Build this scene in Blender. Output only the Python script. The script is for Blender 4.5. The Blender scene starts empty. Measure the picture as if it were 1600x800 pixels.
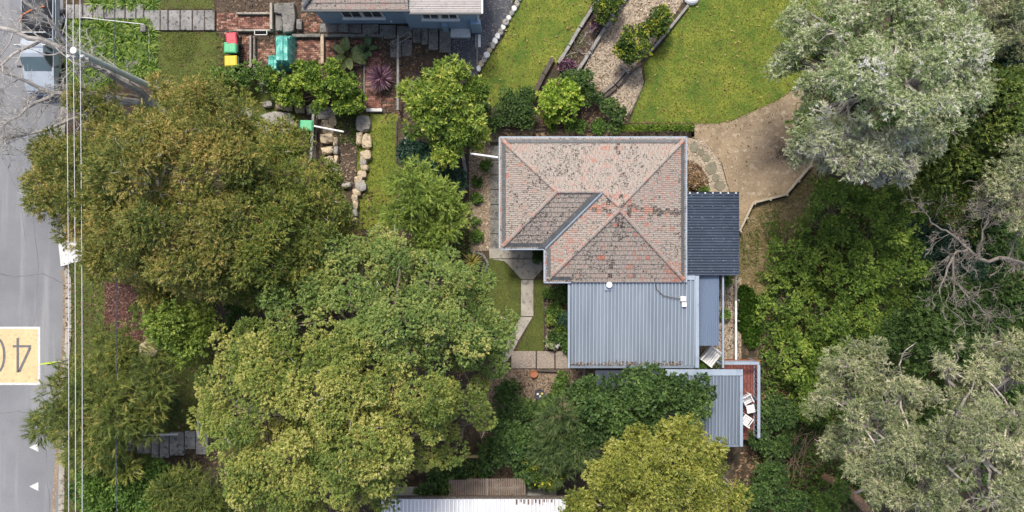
import bpy, bmesh, math, random
import numpy as np
from mathutils import Vector, Matrix, noise as mnoise

# ------------------------------------------------------------------ camera, sky, sun, exposure
S, H = 28.0, 45.0                      # ground metres: 28 photo pixels per metre, camera 45 m up
scn = bpy.context.scene
cam_d = bpy.data.cameras.new('camera'); cam = bpy.data.objects.new('camera', cam_d)
scn.collection.objects.link(cam); scn.camera = cam
cam.location = (0, 0, H); cam.rotation_euler = (0, 0, 0)
cam_d.sensor_width = 36; cam_d.lens = 36 * H / (1600 / S); cam_d.clip_end = 1000
SUN_EL, SUN_AZ = 58, -14               # azimuth from +Y (top of the picture), clockwise
world = bpy.data.worlds.new('World'); scn.world = world; world.use_nodes = True
wn = world.node_tree; wn.nodes.clear()
sky = wn.nodes.new('ShaderNodeTexSky'); sky.sky_type = 'NISHITA'; sky.sun_disc = False
sky.sun_elevation = math.radians(SUN_EL); sky.sun_rotation = math.radians(SUN_AZ)
sky.air_density = 1.0; sky.dust_density = 4.0; sky.ozone_density = 0.6
bg = wn.nodes.new('ShaderNodeBackground'); bg.inputs[1].default_value = 0.15
wo = wn.nodes.new('ShaderNodeOutputWorld')
wn.links.new(sky.outputs[0], bg.inputs[0]); wn.links.new(bg.outputs[0], wo.inputs[0])
sun_d = bpy.data.lights.new('sun', 'SUN'); sun_d.energy = 2.4; sun_d.angle = math.radians(10)
sun_d.color = (1.0, 0.95, 0.87)
sun = bpy.data.objects.new('sun', sun_d); scn.collection.objects.link(sun)
sun.rotation_euler = (math.radians(-(90 - SUN_EL)), 0, math.radians(-SUN_AZ))
sun.location = (0, 0, 80)
scn.view_settings.view_transform = 'Standard'; scn.view_settings.look = 'None'
scn.view_settings.gamma = 1; scn.view_settings.exposure = 0.58
scn.cycles.max_bounces = 6; scn.cycles.diffuse_bounces = 4; scn.cycles.transmission_bounces = 4
scn.cycles.use_denoising = True

# ------------------------------------------------------------------ helpers
RNG = np.random.default_rng(7); random.seed(7)
COL = scn.collection
def P(x, y, z=0.0):                    # where a photo pixel lands at height z
    k = (H - z) / H / S
    return Vector(((x - 800) * k, (400 - y) * k, z))
def sst(a, b, x):
    t = np.clip((x - a) / (b - a), 0, 1); return t * t * (3 - 2 * t)
def gz(X, Y):                          # the bush on the right falls away into a gully
    return -4.5 * sst(17.0, 27.0, X) - 1.0 * sst(12.5, 17, X) * sst(-2, -8, Y)
def tag(o, label=None, cat=None, group=None, kind=None):
    if label: o['label'] = label
    if cat: o['category'] = cat
    if group: o['group'] = group
    if kind: o['kind'] = kind
    return o
def link(o, parent=None):
    COL.objects.link(o)
    if parent is not None: o.parent = parent
    return o
def thing(name, loc, label, cat, group=None):
    o = bpy.data.objects.new(name, None); o.location = loc; o.empty_display_size = .3
    return tag(link(o), label, cat, group)
def setting(name, loc):
    o = bpy.data.objects.new(name, None); o.location = loc
    return tag(link(o), kind='structure')
def wloc(o):
    v = Vector(o.location)
    while o.parent is not None: o = o.parent; v += Vector(o.location)
    return v
class MB:                              # collects shapes in world coordinates, builds ONE mesh object
    def __init__(s): s.v = []; s.f = []; s.smooth = False
    def add(s, vs, fs):
        n = len(s.v); s.v += [tuple(p) for p in vs]; s.f += [tuple(i + n for i in f) for f in fs]; return s
    def box(s, c, size, rz=0.0, tilt=None):
        a, b, h = size[0] / 2, size[1] / 2, size[2] / 2
        R = Matrix.Rotation(rz, 3, 'Z')
        if tilt: R = R @ Matrix.Rotation(tilt, 3, 'X')
        vs = [Vector(c) + R @ Vector((x, y, z)) for z in (-h, h) for x, y in ((-a, -b), (a, -b), (a, b), (-a, b))]
        return s.add(vs, [(3, 2, 1, 0), (4, 5, 6, 7), (0, 1, 5, 4), (1, 2, 6, 5), (2, 3, 7, 6), (3, 0, 4, 7)])
    def beam(s, a, b, w, h):           # rectangular bar between two points (top face up)
        a, b = Vector(a), Vector(b); d = (b - a).normalized()
        side = d.cross(Vector((0, 0, 1)))
        side = Vector((1, 0, 0)) if side.length < 1e-4 else side.normalized()
        up = side.cross(d).normalized()
        vs = [p + side * sx * w / 2 + up * sz * h / 2 for p in (a, b) for sx, sz in ((-1, -1), (1, -1), (1, 1), (-1, 1))]
        return s.add(vs, [(0, 1, 2, 3), (7, 6, 5, 4), (1, 0, 4, 5), (2, 1, 5, 6), (3, 2, 6, 7), (0, 3, 7, 4)])
    def prism(s, pts, z0, z1):
        n = len(pts); ar = sum(pts[i][0] * pts[(i + 1) % n][1] - pts[(i + 1) % n][0] * pts[i][1] for i in range(n))
        if ar < 0: pts = pts[::-1]
        vs = [(p[0], p[1], z0) for p in pts] + [(p[0], p[1], z1) for p in pts]
        fs = [tuple(range(n))[::-1], tuple(range(n, 2 * n))] + [(i, (i + 1) % n, n + (i + 1) % n, n + i) for i in range(n)]
        return s.add(vs, fs)
    def tube(s, pts, rad, seg=6, cap=True):
        pts = [Vector(p) for p in pts]; n = len(pts)
        if not hasattr(rad, '__len__'): rad = [rad] * n
        base = len(s.v); prev = None
        for i, p in enumerate(pts):
            d = (pts[min(i + 1, n - 1)] - pts[max(i - 1, 0)]).normalized()
            if prev is None:
                u = d.cross(Vector((0, 0, 1)));  u = Vector((1, 0, 0)) if u.length < 1e-3 else u.normalized()
            else:
                u = prev - d * prev.dot(d); u = u.normalized() if u.length > 1e-5 else Vector((1, 0, 0))
            prev = u; w = d.cross(u)
            for k in range(seg):
                a = 2 * math.pi * k / seg
                s.v.append(tuple(p + (u * math.cos(a) + w * math.sin(a)) * rad[i]))
        for i in range(n - 1):
            for k in range(seg):
                k2 = (k + 1) % seg
                s.f.append((base + i * seg + k, base + i * seg + k2, base + (i + 1) * seg + k2, base + (i + 1) * seg + k))
        if cap:
            s.f.append(tuple(base + k for k in range(seg))[::-1]); s.f.append(tuple(base + (n - 1) * seg + k for k in range(seg)))
        return s
    def disc(s, c, r, h, seg=16, r2=None):
        c = Vector(c); return s.tube([c, c + Vector((0, 0, h))], [r, r if r2 is None else r2], seg)
    def build(s, name, mat, parent=None, bevel=0, smooth=False, origin=None):
        A = np.array(s.v)
        if parent is not None: o0 = np.array(wloc(parent))
        elif origin is not None: o0 = np.array(origin)
        else: o0 = np.array([(A[:, 0].min() + A[:, 0].max()) / 2, (A[:, 1].min() + A[:, 1].max()) / 2, A[:, 2].min()])
        me = bpy.data.meshes.new(name); me.from_pydata((A - o0).tolist(), [], s.f)
        if bevel:
            bm = bmesh.new(); bm.from_mesh(me)
            bmesh.ops.bevel(bm, geom=bm.edges[:], offset=bevel, segments=1, affect='EDGES', clamp_overlap=True)
            bm.to_mesh(me); bm.free()
        if smooth: me.polygons.foreach_set('use_smooth', [True] * len(me.polygons))
        me.update(); me.materials.append(mat)
        o = bpy.data.objects.new(name, me)
        if parent is None: o.location = tuple(o0)
        return link(o, parent)
def np_mesh(name, V, nper, mat, vals=None, parent=None, origin=(0, 0, 0)):
    """V: (n, nper, 3) separate faces; vals: one number per face, read by the material as 'v'"""
    n = V.shape[0]; me = bpy.data.meshes.new(name)
    me.vertices.add(n * nper); me.vertices.foreach_set('co', (V.reshape(-1, 3) - np.array(origin)).astype(np.float32).ravel())
    me.loops.add(n * nper); me.loops.foreach_set('vertex_index', np.arange(n * nper, dtype=np.int32))
    me.polygons.add(n); me.polygons.foreach_set('loop_start', np.arange(0, n * nper, nper, dtype=np.int32))
    me.update(calc_edges=True)
    if vals is not None:
        a = me.attributes.new('v', 'FLOAT', 'FACE'); a.data.foreach_set('value', np.asarray(vals, dtype=np.float32))
    me.materials.append(mat)
    o = bpy.data.objects.new(name, me)
    if parent is None: o.location = tuple(origin)
    return link(o, parent)
def inpoly(x, y, poly):
    r = np.zeros(len(x), bool); n = len(poly)
    for i in range(n):
        x0, y0 = poly[i]; x1, y1 = poly[(i + 1) % n]
        if y0 == y1: continue
        c = ((y0 > y) != (y1 > y)) & (x < (x1 - x0) * (y - y0) / (y1 - y0) + x0); r ^= c
    return r
def polypts(poly, n, rng=RNG):         # n-ish random points (world) inside a pixel polygon on the ground
    a = np.array(poly, float); lo, hi = a.min(0), a.max(0)
    q = rng.random((n, 2)) * (hi - lo) + lo; q = q[inpoly(q[:, 0], q[:, 1], poly)]
    return np.stack([(q[:, 0] - 800) / S, (400 - q[:, 1]) / S], 1)

# ------------------------------------------------------------------ materials
MATS = {}
def nodes(m): return m.node_tree.nodes, m.node_tree.links
def mat(name, c1, c2=None, scale=3.0, rough=0.8, bump=0.0, c3=None, fine=0, spec=0.3, metal=0.0, bscale=None, detail=6, lo=.35, hi=.65):
    """c1..c2 mottled by broad noise, c3 specks, fine = small grain; a dirt and age pattern, never light"""
    if name in MATS: return MATS[name]
    m = bpy.data.materials.new(name); m.use_nodes = True; N, L = nodes(m)
    b = N['Principled BSDF']; b.inputs['Roughness'].default_value = rough; b.inputs['Metallic'].default_value = metal
    b.inputs['Specular IOR Level'].default_value = spec
    g = N.new('ShaderNodeNewGeometry'); c2 = c2 or tuple(x * .8 for x in c1)
    n1 = N.new('ShaderNodeTexNoise'); n1.inputs['Scale'].default_value = scale; n1.inputs['Detail'].default_value = detail; n1.inputs['Roughness'].default_value = .65
    L.new(g.outputs['Position'], n1.inputs['Vector'])
    r = N.new('ShaderNodeValToRGB'); r.color_ramp.elements[0].position = lo; r.color_ramp.elements[1].position = hi
    r.color_ramp.elements[0].color = (*c1, 1); r.color_ramp.elements[1].color = (*c2, 1)
    L.new(n1.outputs['Fac'], r.inputs['Fac']); out = r.outputs['Color']
    if c3:
        n2 = N.new('ShaderNodeTexNoise'); n2.inputs['Scale'].default_value = scale * 3.7; n2.inputs['Detail'].default_value = 5
        L.new(g.outputs['Position'], n2.inputs['Vector'])
        r2 = N.new('ShaderNodeValToRGB'); r2.color_ramp.elements[0].position = .54; r2.color_ramp.elements[1].position = .68
        L.new(n2.outputs['Fac'], r2.inputs['Fac'])
        mx = N.new('ShaderNodeMixRGB'); mx.inputs[2].default_value = (*c3, 1)
        L.new(r2.outputs['Color'], mx.inputs[0]); L.new(out, mx.inputs[1]); out = mx.outputs[0]
    if fine:
        n3 = N.new('ShaderNodeTexNoise'); n3.inputs['Scale'].default_value = 22; n3.inputs['Detail'].default_value = 3
        L.new(g.outputs['Position'], n3.inputs['Vector'])
        mr = N.new('ShaderNodeMapRange'); mr.inputs[1].default_value = .3; mr.inputs[2].default_value = .7
        mr.inputs[3].default_value = 1 - fine; mr.inputs[4].default_value = 1 + fine
        L.new(n3.outputs['Fac'], mr.inputs[0])
        vm = N.new('ShaderNodeVectorMath'); vm.operation = 'SCALE'; L.new(out, vm.inputs[0]); L.new(mr.outputs[0], vm.inputs['Scale']); out = vm.outputs[0]
    L.new(out, b.inputs['Base Color'])
    if bump:
        n4 = N.new('ShaderNodeTexNoise'); n4.inputs['Scale'].default_value = bscale or scale * 5; n4.inputs['Detail'].default_value = 6
        L.new(g.outputs['Position'], n4.inputs['Vector'])
        bp = N.new('ShaderNodeBump'); bp.inputs['Strength'].default_value = bump; bp.inputs['Distance'].default_value = .05
        L.new(n4.outputs['Fac'], bp.inputs['Height']); L.new(bp.outputs['Normal'], b.inputs['Normal'])
    MATS[name] = m; return m
def vmat(name, stops, rough=.6, trans=0.0, patch=0.0, pscale=.6, spec=.25, fine=0.0, spk=0.0, stretch=None):
    """colour read from the per-piece number 'v' (each leaf, chip or tile has its own), broad patches added"""
    if name in MATS: return MATS[name]
    m = bpy.data.materials.new(name); m.use_nodes = True; N, L = nodes(m)
    b = N['Principled BSDF']; b.inputs['Roughness'].default_value = rough; b.inputs['Specular IOR Level'].default_value = spec
    a = N.new('ShaderNodeAttribute'); a.attribute_name = 'v'; f = a.outputs['Fac']
    if patch or fine or spk:
        g = N.new('ShaderNodeNewGeometry')
    for amt, sc in ((patch, pscale), (fine, 16), (spk, 8)):
        if not amt: continue
        n1 = N.new('ShaderNodeTexNoise'); n1.inputs['Scale'].default_value = sc; n1.inputs['Detail'].default_value = 4
        if stretch:
            mp_ = N.new('ShaderNodeMapping'); mp_.inputs['Scale'].default_value = stretch; L.new(g.outputs['Position'], mp_.inputs['Vector']); L.new(mp_.outputs[0], n1.inputs['Vector'])
        else: L.new(g.outputs['Position'], n1.inputs['Vector'])
        mr = N.new('ShaderNodeMapRange'); mr.inputs[1].default_value = .3; mr.inputs[2].default_value = .7; mr.inputs[3].default_value = -amt; mr.inputs[4].default_value = amt
        L.new(n1.outputs['Fac'], mr.inputs[0])
        ad = N.new('ShaderNodeMath'); ad.operation = 'ADD'; ad.use_clamp = True; L.new(f, ad.inputs[0]); L.new(mr.outputs[0], ad.inputs[1]); f = ad.outputs[0]
    r = N.new('ShaderNodeValToRGB'); cr = r.color_ramp
    while len(cr.elements) < len(stops): cr.elements.new(.5)
    for e, (p, c) in zip(cr.elements, stops): e.position = p; e.color = (*c, 1)
    L.new(f, r.inputs['Fac']); L.new(r.outputs['Color'], b.inputs['Base Color'])
    if trans:
        t = N.new('ShaderNodeBsdfTranslucent'); L.new(r.outputs['Color'], t.inputs['Color'])
        mx = N.new('ShaderNodeMixShader'); mx.inputs[0].default_value = trans
        L.new(b.outputs[0], mx.inputs[1]); L.new(t.outputs[0], mx.inputs[2]); L.new(mx.outputs[0], N['Material Output'].inputs['Surface'])
    MATS[name] = m; return m
def plain(name, c, rough=.5, spec=.4, metal=0): return mat(name, c, tuple(x * .86 for x in c), 2.2, rough, spec=spec, metal=metal, fine=.06)

m_asph = mat('asphalt', (.2, .205, .215), (.165, .17, .18), .4, .9, .25, c3=(.235, .238, .245), fine=.14, bscale=40)
m_drive = mat('driveway_asphalt', (.075, .08, .092), (.05, .054, .064), 1.2, .85, .3, c3=(.12, .12, .12), fine=.3, bscale=40)
m_conc = mat('concrete', (.37, .34, .285), (.27, .25, .21), 1.1, .9, .2, c3=(.17, .16, .14), fine=.12)
m_concd = mat('old_concrete', (.23, .22, .2), (.12, .115, .105), 2.6, .9, .3, c3=(.055, .055, .05), fine=.2)
m_stair = mat('weathered_step', (.28, .275, .262), (.17, .167, .16), 1.6, .9, .3, c3=(.07, .07, .065), fine=.2)
m_white = plain('white_paint', (.75, .75, .74)); m_wconc = mat('white_concrete', (.66, .66, .64), (.5, .5, .48), 2, .85, fine=.08)
m_wood = mat('weathered_timber', (.2, .17, .14), (.1, .083, .07), 5, .85, .4, c3=(.27, .25, .22), fine=.2)
m_woodd = mat('dark_timber', (.1, .08, .065), (.05, .04, .034), 5, .85, .4, c3=(.16, .14, .12), fine=.2)
m_greyw = mat('grey_timber', (.3, .29, .27), (.19, .18, .17), 4, .85, .3, fine=.15)
m_soil = mat('garden_soil', (.085, .062, .045), (.045, .034, .026), 2, .95, .6, c3=(.14, .105, .075), fine=.3)
m_mulch = mat('bark_mulch', (.27, .205, .145), (.18, .135, .095), 2.5, .95, .6, c3=(.34, .275, .205), fine=.3)
m_path = mat('chip_path', (.36, .3, .225), (.27, .22, .165), 2.2, .95, .6, c3=(.42, .37, .29), fine=.25)
m_dirt = mat('bare_dirt', (.295, .225, .145), (.205, .155, .1), .9, .95, .5, c3=(.34, .28, .2), fine=.22)
m_dry = mat('dry_slope', (.2, .15, .075), (.12, .1, .04), 1.2, .95, .6, c3=(.26, .2, .12), fine=.3)
m_red = mat('red_mulch', (.12, .055, .042), (.07, .036, .03), 3, .95, .6, c3=(.18, .1, .08), fine=.3)
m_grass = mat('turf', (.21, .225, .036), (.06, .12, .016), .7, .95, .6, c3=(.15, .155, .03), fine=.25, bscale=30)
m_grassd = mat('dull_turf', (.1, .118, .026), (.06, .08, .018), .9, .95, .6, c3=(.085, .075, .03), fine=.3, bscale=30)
m_floor = mat('forest_floor', (.075, .055, .036), (.035, .03, .02), 1.0, .95, .6, c3=(.13, .09, .055), fine=.35)
m_stone = mat('sandstone', (.5, .41, .28), (.34, .275, .19), 1.6, .9, .5, c3=(.17, .15, .12), fine=.18)
m_rock = mat('grey_rock', (.34, .325, .29), (.22, .21, .19), 1.8, .9, .5, c3=(.11, .105, .095), fine=.2)
m_bmetal = mat('blue_steel', (.285, .34, .405), (.25, .3, .365), .8, .42, spec=.5, c3=(.22, .27, .33))
m_bmetd = mat('slate_steel', (.165, .2, .245), (.135, .168, .21), .8, .45, spec=.5, c3=(.12, .145, .18))
m_navy = mat('navy_polycarbonate', (.052, .07, .098), (.04, .054, .078), .9, .3, spec=.6, c3=(.065, .085, .12))
m_midblue = mat('mid_blue_roofing', (.115, .155, .225), (.095, .13, .195), .9, .4, spec=.5)
m_gutter = plain('gutter_blue', (.3, .365, .44), .4); m_guard = mat('gutter_mesh', (.12, .125, .13), (.085, .09, .095), 3, .7, c3=(.17, .165, .15), fine=.2)
m_black = plain('black_plastic', (.02, .02, .022)); m_dark = plain('dark_metal', (.05, .055, .06))
m_glass = plain('window_glass', (.05, .065, .075), .08, .8)
m_trunk = mat('bark', (.16, .13, .1), (.08, .065, .05), 4, .95, .5, fine=.2)
m_pale = mat('pale_bark', (.46, .42, .37), (.27, .24, .21), 3, .9, .4, c3=(.18, .155, .13), fine=.15)
m_twig = mat('grey_twig', (.46, .43, .4), (.28, .26, .235), 3, .9, fine=.15)

# ------------------------------------------------------------------ ground, roads, lawns, beds
def axis(lim, lo, hi, n):
    return np.unique(np.concatenate([np.linspace(-lim, lo, 12), np.linspace(lo, hi, n), np.linspace(hi, lim, 12)]))
gx, gy = axis(220, -36, 40, 110), axis(220, -22, 22, 60)
GX, GY = np.meshgrid(gx, gy); GZ = gz(GX, GY)
GZ = GZ + .12 * np.sin(GX * 1.3) * np.cos(GY * 1.1) * sst(17.5, 20, GX)
mb = MB(); mb.v = np.stack([GX, GY, GZ], -1).reshape(-1, 3).tolist(); nx = len(gx)
mb.f = [(j * nx + i, j * nx + i + 1, (j + 1) * nx + i + 1, (j + 1) * nx + i) for j in range(len(gy) - 1) for i in range(nx - 1)]
tag(mb.build('ground', m_floor, origin=(0, 0, 0), smooth=True), kind='structure')

def sheet(name, poly, m, layer, top=None, kind='structure'):
    mb = MB(); pts = [P(*p)[:2] for p in poly]
    if top is None:
        n = len(pts); ar = sum(pts[i][0] * pts[(i + 1) % n][1] - pts[(i + 1) % n][0] * pts[i][1] for i in range(n))
        if ar < 0: pts = pts[::-1]
        mb.add([(p[0], p[1], layer * .004) for p in pts], [tuple(range(n))])
    else: mb.prism(pts, -.05, top)
    return tag(mb.build(name, m), kind=kind)
def blades(parent, poly, dens, m, L=.07, W=.03, lean=.8, z=.0, name='grass_blades', fat=0.0):
    a = np.array(poly); area = (np.ptp(a[:, 0]) / S) * (np.ptp(a[:, 1]) / S)
    q = polypts(poly, int(area * dens)); per = []
    for (xa, ya), (xb, yb) in zip(poly, poly[1:] + poly[:1]):   # ragged borders
        k = int(math.hypot(xb - xa, yb - ya) / S * dens * .16); t = RNG.random((k, 1)); per.append(np.array(P(xa, ya)[:2]) * (1 - t) + np.array(P(xb, yb)[:2]) * t + RNG.normal(0, .06, (k, 2)))
    q = np.concatenate([q] + per); n = len(q)
    th = RNG.random(n) * 6.283; d = np.stack([np.cos(th) * lean, np.sin(th) * lean, np.ones(n)], 1); d /= np.linalg.norm(d, axis=1)[:, None]
    ph = RNG.random(n) * 6.283; w = np.stack([np.cos(ph), np.sin(ph), np.zeros(n)], 1) * (W * (.6 + .8 * RNG.random(n)))[:, None] / 2
    b = np.stack([q[:, 0], q[:, 1], np.full(n, z)], 1) ; l = (L * (.5 + RNG.random(n)))[:, None]
    V = np.stack([b - w, b + w, b + d * l], 1)
    o = np_mesh(name, V, 3, m, RNG.random(n), parent, wloc(parent)); return tag(o, kind='stuff')
def chips(parent, poly, dens, m, size=.08, aspect=.35, z=.02, name='chips', tilt=.35, quad=True):
    a = np.array(poly); area = (np.ptp(a[:, 0]) / S) * (np.ptp(a[:, 1]) / S)
    q = polypts(poly, int(area * dens)); n = len(q); th = RNG.random(n) * 6.283; l = size * (.5 + RNG.random(n))
    d = np.stack([np.cos(th), np.sin(th), RNG.normal(0, tilt, n)], 1) * (l / 2)[:, None]
    w = np.stack([-np.sin(th), np.cos(th), RNG.normal(0, tilt, n)], 1) * (l * aspect / 2)[:, None]
    b = np.stack([q[:, 0], q[:, 1], gz(q[:, 0], q[:, 1]) + z + RNG.random(n) * .03], 1)
    V = np.stack([b - d - w, b + d - w, b + d + w, b - d + w], 1)
    o = np_mesh(name, V, 4, m, RNG.random(n), parent, wloc(parent)); return tag(o, kind='stuff')
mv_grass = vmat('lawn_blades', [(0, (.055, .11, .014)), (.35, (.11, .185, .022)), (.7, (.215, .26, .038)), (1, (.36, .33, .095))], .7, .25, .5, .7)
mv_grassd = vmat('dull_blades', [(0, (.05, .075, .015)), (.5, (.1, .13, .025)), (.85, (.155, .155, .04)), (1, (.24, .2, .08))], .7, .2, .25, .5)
mv_weed = vmat('weed_leaves', [(0, (.04, .1, .014)), (.6, (.1, .21, .028)), (1, (.17, .27, .05))], .6, .25, .2)
mv_chip = vmat('pale_chips', [(0, (.13, .09, .06)), (.4, (.27, .21, .15)), (.8, (.42, .34, .25)), (1, (.52, .45, .35))], .9)
mv_bark = vmat('bark_chips', [(0, (.07, .045, .032)), (.5, (.2, .14, .1)), (1, (.36, .28, .2))], .9)
mv_redc = vmat('red_chips', [(0, (.05, .03, .028)), (.5, (.13, .055, .045)), (1, (.25, .16, .13))], .9)
mv_litter = vmat('leaf_litter', [(0, (.035, .025, .018)), (.5, (.11, .07, .04)), (.85, (.22, .14, .08)), (1, (.33, .24, .16))], .9)
mv_dryg = vmat('dry_grass', [(0, (.1, .09, .03)), (.4, (.2, .16, .07)), (.8, (.33, .27, .14)), (1, (.4, .35, .22))], .85, .15, .2, .7)
mv_fallen = vmat('fallen_leaves', [(0, (.1, .06, .03)), (.5, (.22, .15, .06)), (1, (.36, .28, .12))], .9)
mv_gravel = vmat('gravel_stones', [(0, (.13, .11, .1)), (.5, (.3, .26, .22)), (1, (.5, .46, .4))], .9)

for nd in list(m_asph.node_tree.nodes):    # wheel-track wear drawn out along the street
    if nd.type == 'TEX_NOISE' and abs(nd.inputs['Scale'].default_value - 1.48) < .01:
        mp_ = m_asph.node_tree.nodes.new('ShaderNodeMapping'); mp_.inputs['Scale'].default_value = (1, .07, 1); m_asph.node_tree.links.new(nd.inputs['Vector'].links[0].from_socket, mp_.inputs['Vector']); m_asph.node_tree.links.new(mp_.outputs[0], nd.inputs['Vector'])
road = sheet('road', [(-900, -700), (98, -700), (99, 140), (92, 230), (96, 380), (104, 440), (104, 520), (98, 600), (94, 700), (92, 1500), (-900, 1500)], m_asph, 1)
# tar-sealed cracks and an old trench patch on the road
m_tar = mat('tar_seal', (.085, .087, .092), (.12, .122, .128), 3, .7, fine=.15)
def crackline(pts, w):
    mb = MB(); Q = [P(*p) for p in pts]
    for k, (a, b) in enumerate(zip(Q, Q[1:])):
        n = 7; prev = None
        for i in range(n + 1):
            t = i / n; p = a + (b - a) * t + Vector((random.uniform(-.05, .05), random.uniform(-.05, .05), 0)); d = (b - a).normalized(); s_ = Vector((-d.y, d.x, 0)) * w * random.uniform(.4, 1.2)
            cur = (p - s_ + Vector((0, 0, .0055)), p + s_ + Vector((0, 0, .0055)))
            if prev: mb.add([prev[0], cur[0], cur[1], prev[1]], [(0, 1, 2, 3)])
            prev = cur
    mb.build('sealed_crack', m_tar, road)
crackline([(-40, 420), (20, 432), (70, 428), (100, 445)], .02); crackline([(58, 250), (52, 330), (60, 420), (55, 505)], .014); crackline([(75, 610), (70, 690), (78, 800)], .016); crackline([(-30, 650), (30, 642), (92, 655)], .014); crackline([(0, 240), (30, 300), (40, 380)], .012)
# kerb of cast lengths, each its own piece
kr = setting('kerb', P(100, 500))
edge = [(99, 20), (99, 140), (92, 230), (96, 380), (104, 440), (104, 520), (98, 600), (94, 700), (92, 830)]
def along(path, t):
    for (a, b) in zip(path, path[1:]):
        if a[1] <= t <= b[1]:
            k = (t - a[1]) / (b[1] - a[1]); return (a[0] + (b[0] - a[0]) * k, t)
y = 160
while y < 820:
    if not (372 < y < 412):
        a, b = along(edge, y), along(edge, min(y + 23, 829))
        MB().prism([P(a[0] - .5, a[1])[:2], P(a[0] + 9, a[1])[:2], P(b[0] + 9, b[1])[:2], P(b[0] - .5, b[1])[:2]], -.05, .1 + random.uniform(-.008, .008)).build('kerb_stone', m_conc, kr, bevel=.02)
    y += 23.6
sheet('gutter_dirt', [(94, 420), (105, 430), (103, 520), (97, 600), (92, 720), (86, 800), (80, 800), (88, 690), (92, 600), (98, 520), (98, 440)], m_mulch, 2)
sheet('crossover', [(92, 378), (128, 372), (130, 408), (96, 416)], m_wconc, 3, top=.07)
vp = [(108, 412), (170, 400), (335, 420), (335, 690), (240, 700), (235, 820), (100, 820), (105, 700), (109, 600), (114, 520), (114, 440)]
verge = sheet('verge', vp, m_grassd, 2, top=.09)
blades(verge, vp, 170, mv_grassd, .12, .05, z=.08)
bed = sheet('mulch_bed', [(165, 440), (236, 450), (250, 540), (215, 530), (165, 515)], m_red, 3, top=.11)
chips(bed, [(165, 440), (236, 450), (250, 540), (215, 530), (165, 515)], 160, mv_redc, .12, z=.12)

# the 40 patch: cream panel, white border, grey upside-down figures; two white teeth
m_cream = mat('cream_road_paint', (.6, .455, .255), (.53, .4, .225), 1.5, .85, .2, c3=(.42, .325, .2), fine=.08)
m_line = mat('white_road_paint', (.62, .62, .6), (.45, .45, .44), 4, .8, fine=.12)
m_fig = mat('grey_figures', (.15, .15, .15), (.11, .11, .112), 3, .85, fine=.15)
patch = thing('speed_marking', P(6, 556), 'cream road panel with a white border and grey figures 40', 'road marking')
def flat(name, poly, m, layer, parent):
    mb = MB(); pts = [P(*p)[:2] for p in poly]; n = len(pts)
    ar = sum(pts[i][0] * pts[(i + 1) % n][1] - pts[(i + 1) % n][0] * pts[i][1] for i in range(n))
    if ar < 0: pts = pts[::-1]
    return mb.add([(p[0], p[1], layer * .004) for p in pts], [tuple(range(n))]).build(name, m, parent)
flat('panel', [(-90, 514), (59.5, 514), (59.5, 598), (-90, 598)], m_cream, 2, patch)
for q in ([(-93, 510.5), (63, 510.5), (63, 514), (-93, 514)], [(-93, 598), (63, 598), (63, 601.5), (-93, 601.5)], [(59.5, 514), (63, 514), (63, 598), (59.5, 598)]):
    flat('border_line', q, m_line, 3, patch)
four = MB()
def bar(mb, a, b, w, layer=3):
    a, b = P(*a), P(*b); d = (b - a).normalized(); n = Vector((-d.y, d.x, 0)) * w / 2 / S
    z = Vector((0, 0, layer * .004)); mb.add([a - n + z, b - n + z, b + n + z, a + n + z], [(0, 1, 2, 3)])
# figure 4 turned round: stem, cross bar, slanted stroke
bar(four, (28, 528), (28, 582), 4.2); bar(four, (20, 541), (26, 541), 3.6); bar(four, (30, 541), (49, 541), 3.6); bar(four, (47.5, 543), (30, 581), 4.2)
four.build('figure_four', m_fig, patch)
zero = MB(); ring = [(-3 + math.cos(t) * 12, 555 + math.sin(t) * 27) for t in np.linspace(0, 2 * math.pi, 25)]
inn = [(-3 + math.cos(t) * 7.8, 555 + math.sin(t) * 22.5) for t in np.linspace(0, 2 * math.pi, 25)]
for i in range(24):
    zero.add([P(*ring[i]) + Vector((0, 0, .012)), P(*inn[i]) + Vector((0, 0, .012)), P(*inn[i + 1]) + Vector((0, 0, .012)), P(*ring[i + 1]) + Vector((0, 0, .012))], [(0, 1, 2, 3)])
zero.build('figure_zero', m_fig, patch)
for yy, lab in ((699, 'white painted triangle on the road nearer the 40 panel'), (760, 'white painted triangle on the road nearest the bottom edge')):
    mb = MB(); mb.add([P(46, yy) + Vector((0, 0, .008)), P(60, yy + 7) + Vector((0, 0, .008)), P(60, yy - 7) + Vector((0, 0, .008))], [(0, 1, 2)])
    tag(mb.build('road_triangle', m_line), lab, 'road marking', 'white triangles along the road')

# upper left: bed, steps, lawn, terraces
sheet('planting_bed', [(96, 22), (237, 22), (237, 152), (300, 165), (290, 200), (96, 200)], m_soil, 2)
sheet('planting_bed', [(132, -60), (236, -60), (236, 13), (132, 13)], m_soil, 2)
st = setting('garden_steps', P(230, 35))
xs = [104, 118, 131, 147, 164, 181, 197, 214, 226, 252, 264, 283, 302, 321, 337]
for i in range(len(xs) - 1):
    z = .06 * (i + 1)
    y0, y1 = (17, 48) if i > 7 else (8, 30)
    a, b, c, d = P(xs[i] + .6, y0), P(xs[i + 1] - 1, y0), P(xs[i + 1] - 1, y1), P(xs[i] + .6, y1)
    MB().prism([a[:2], b[:2], c[:2], d[:2]], -.02, .12 + (.02 if i % 2 else 0)).build('step_slab', m_stair, st, bevel=.015)
    MB().box(P(xs[i + 1], (y0 + y1) / 2) + Vector((0, 0, .07)), (.05, (y1 - y0) / S, .2)).build('step_riser', m_woodd, st)
lp = [(238, 50), (340, 50), (395, 110), (470, 170), (470, 250), (238, 250)]
lw = sheet('lawn', lp, m_grassd, 3); blades(lw, lp, 150, mv_grassd, .1, .045)
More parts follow.
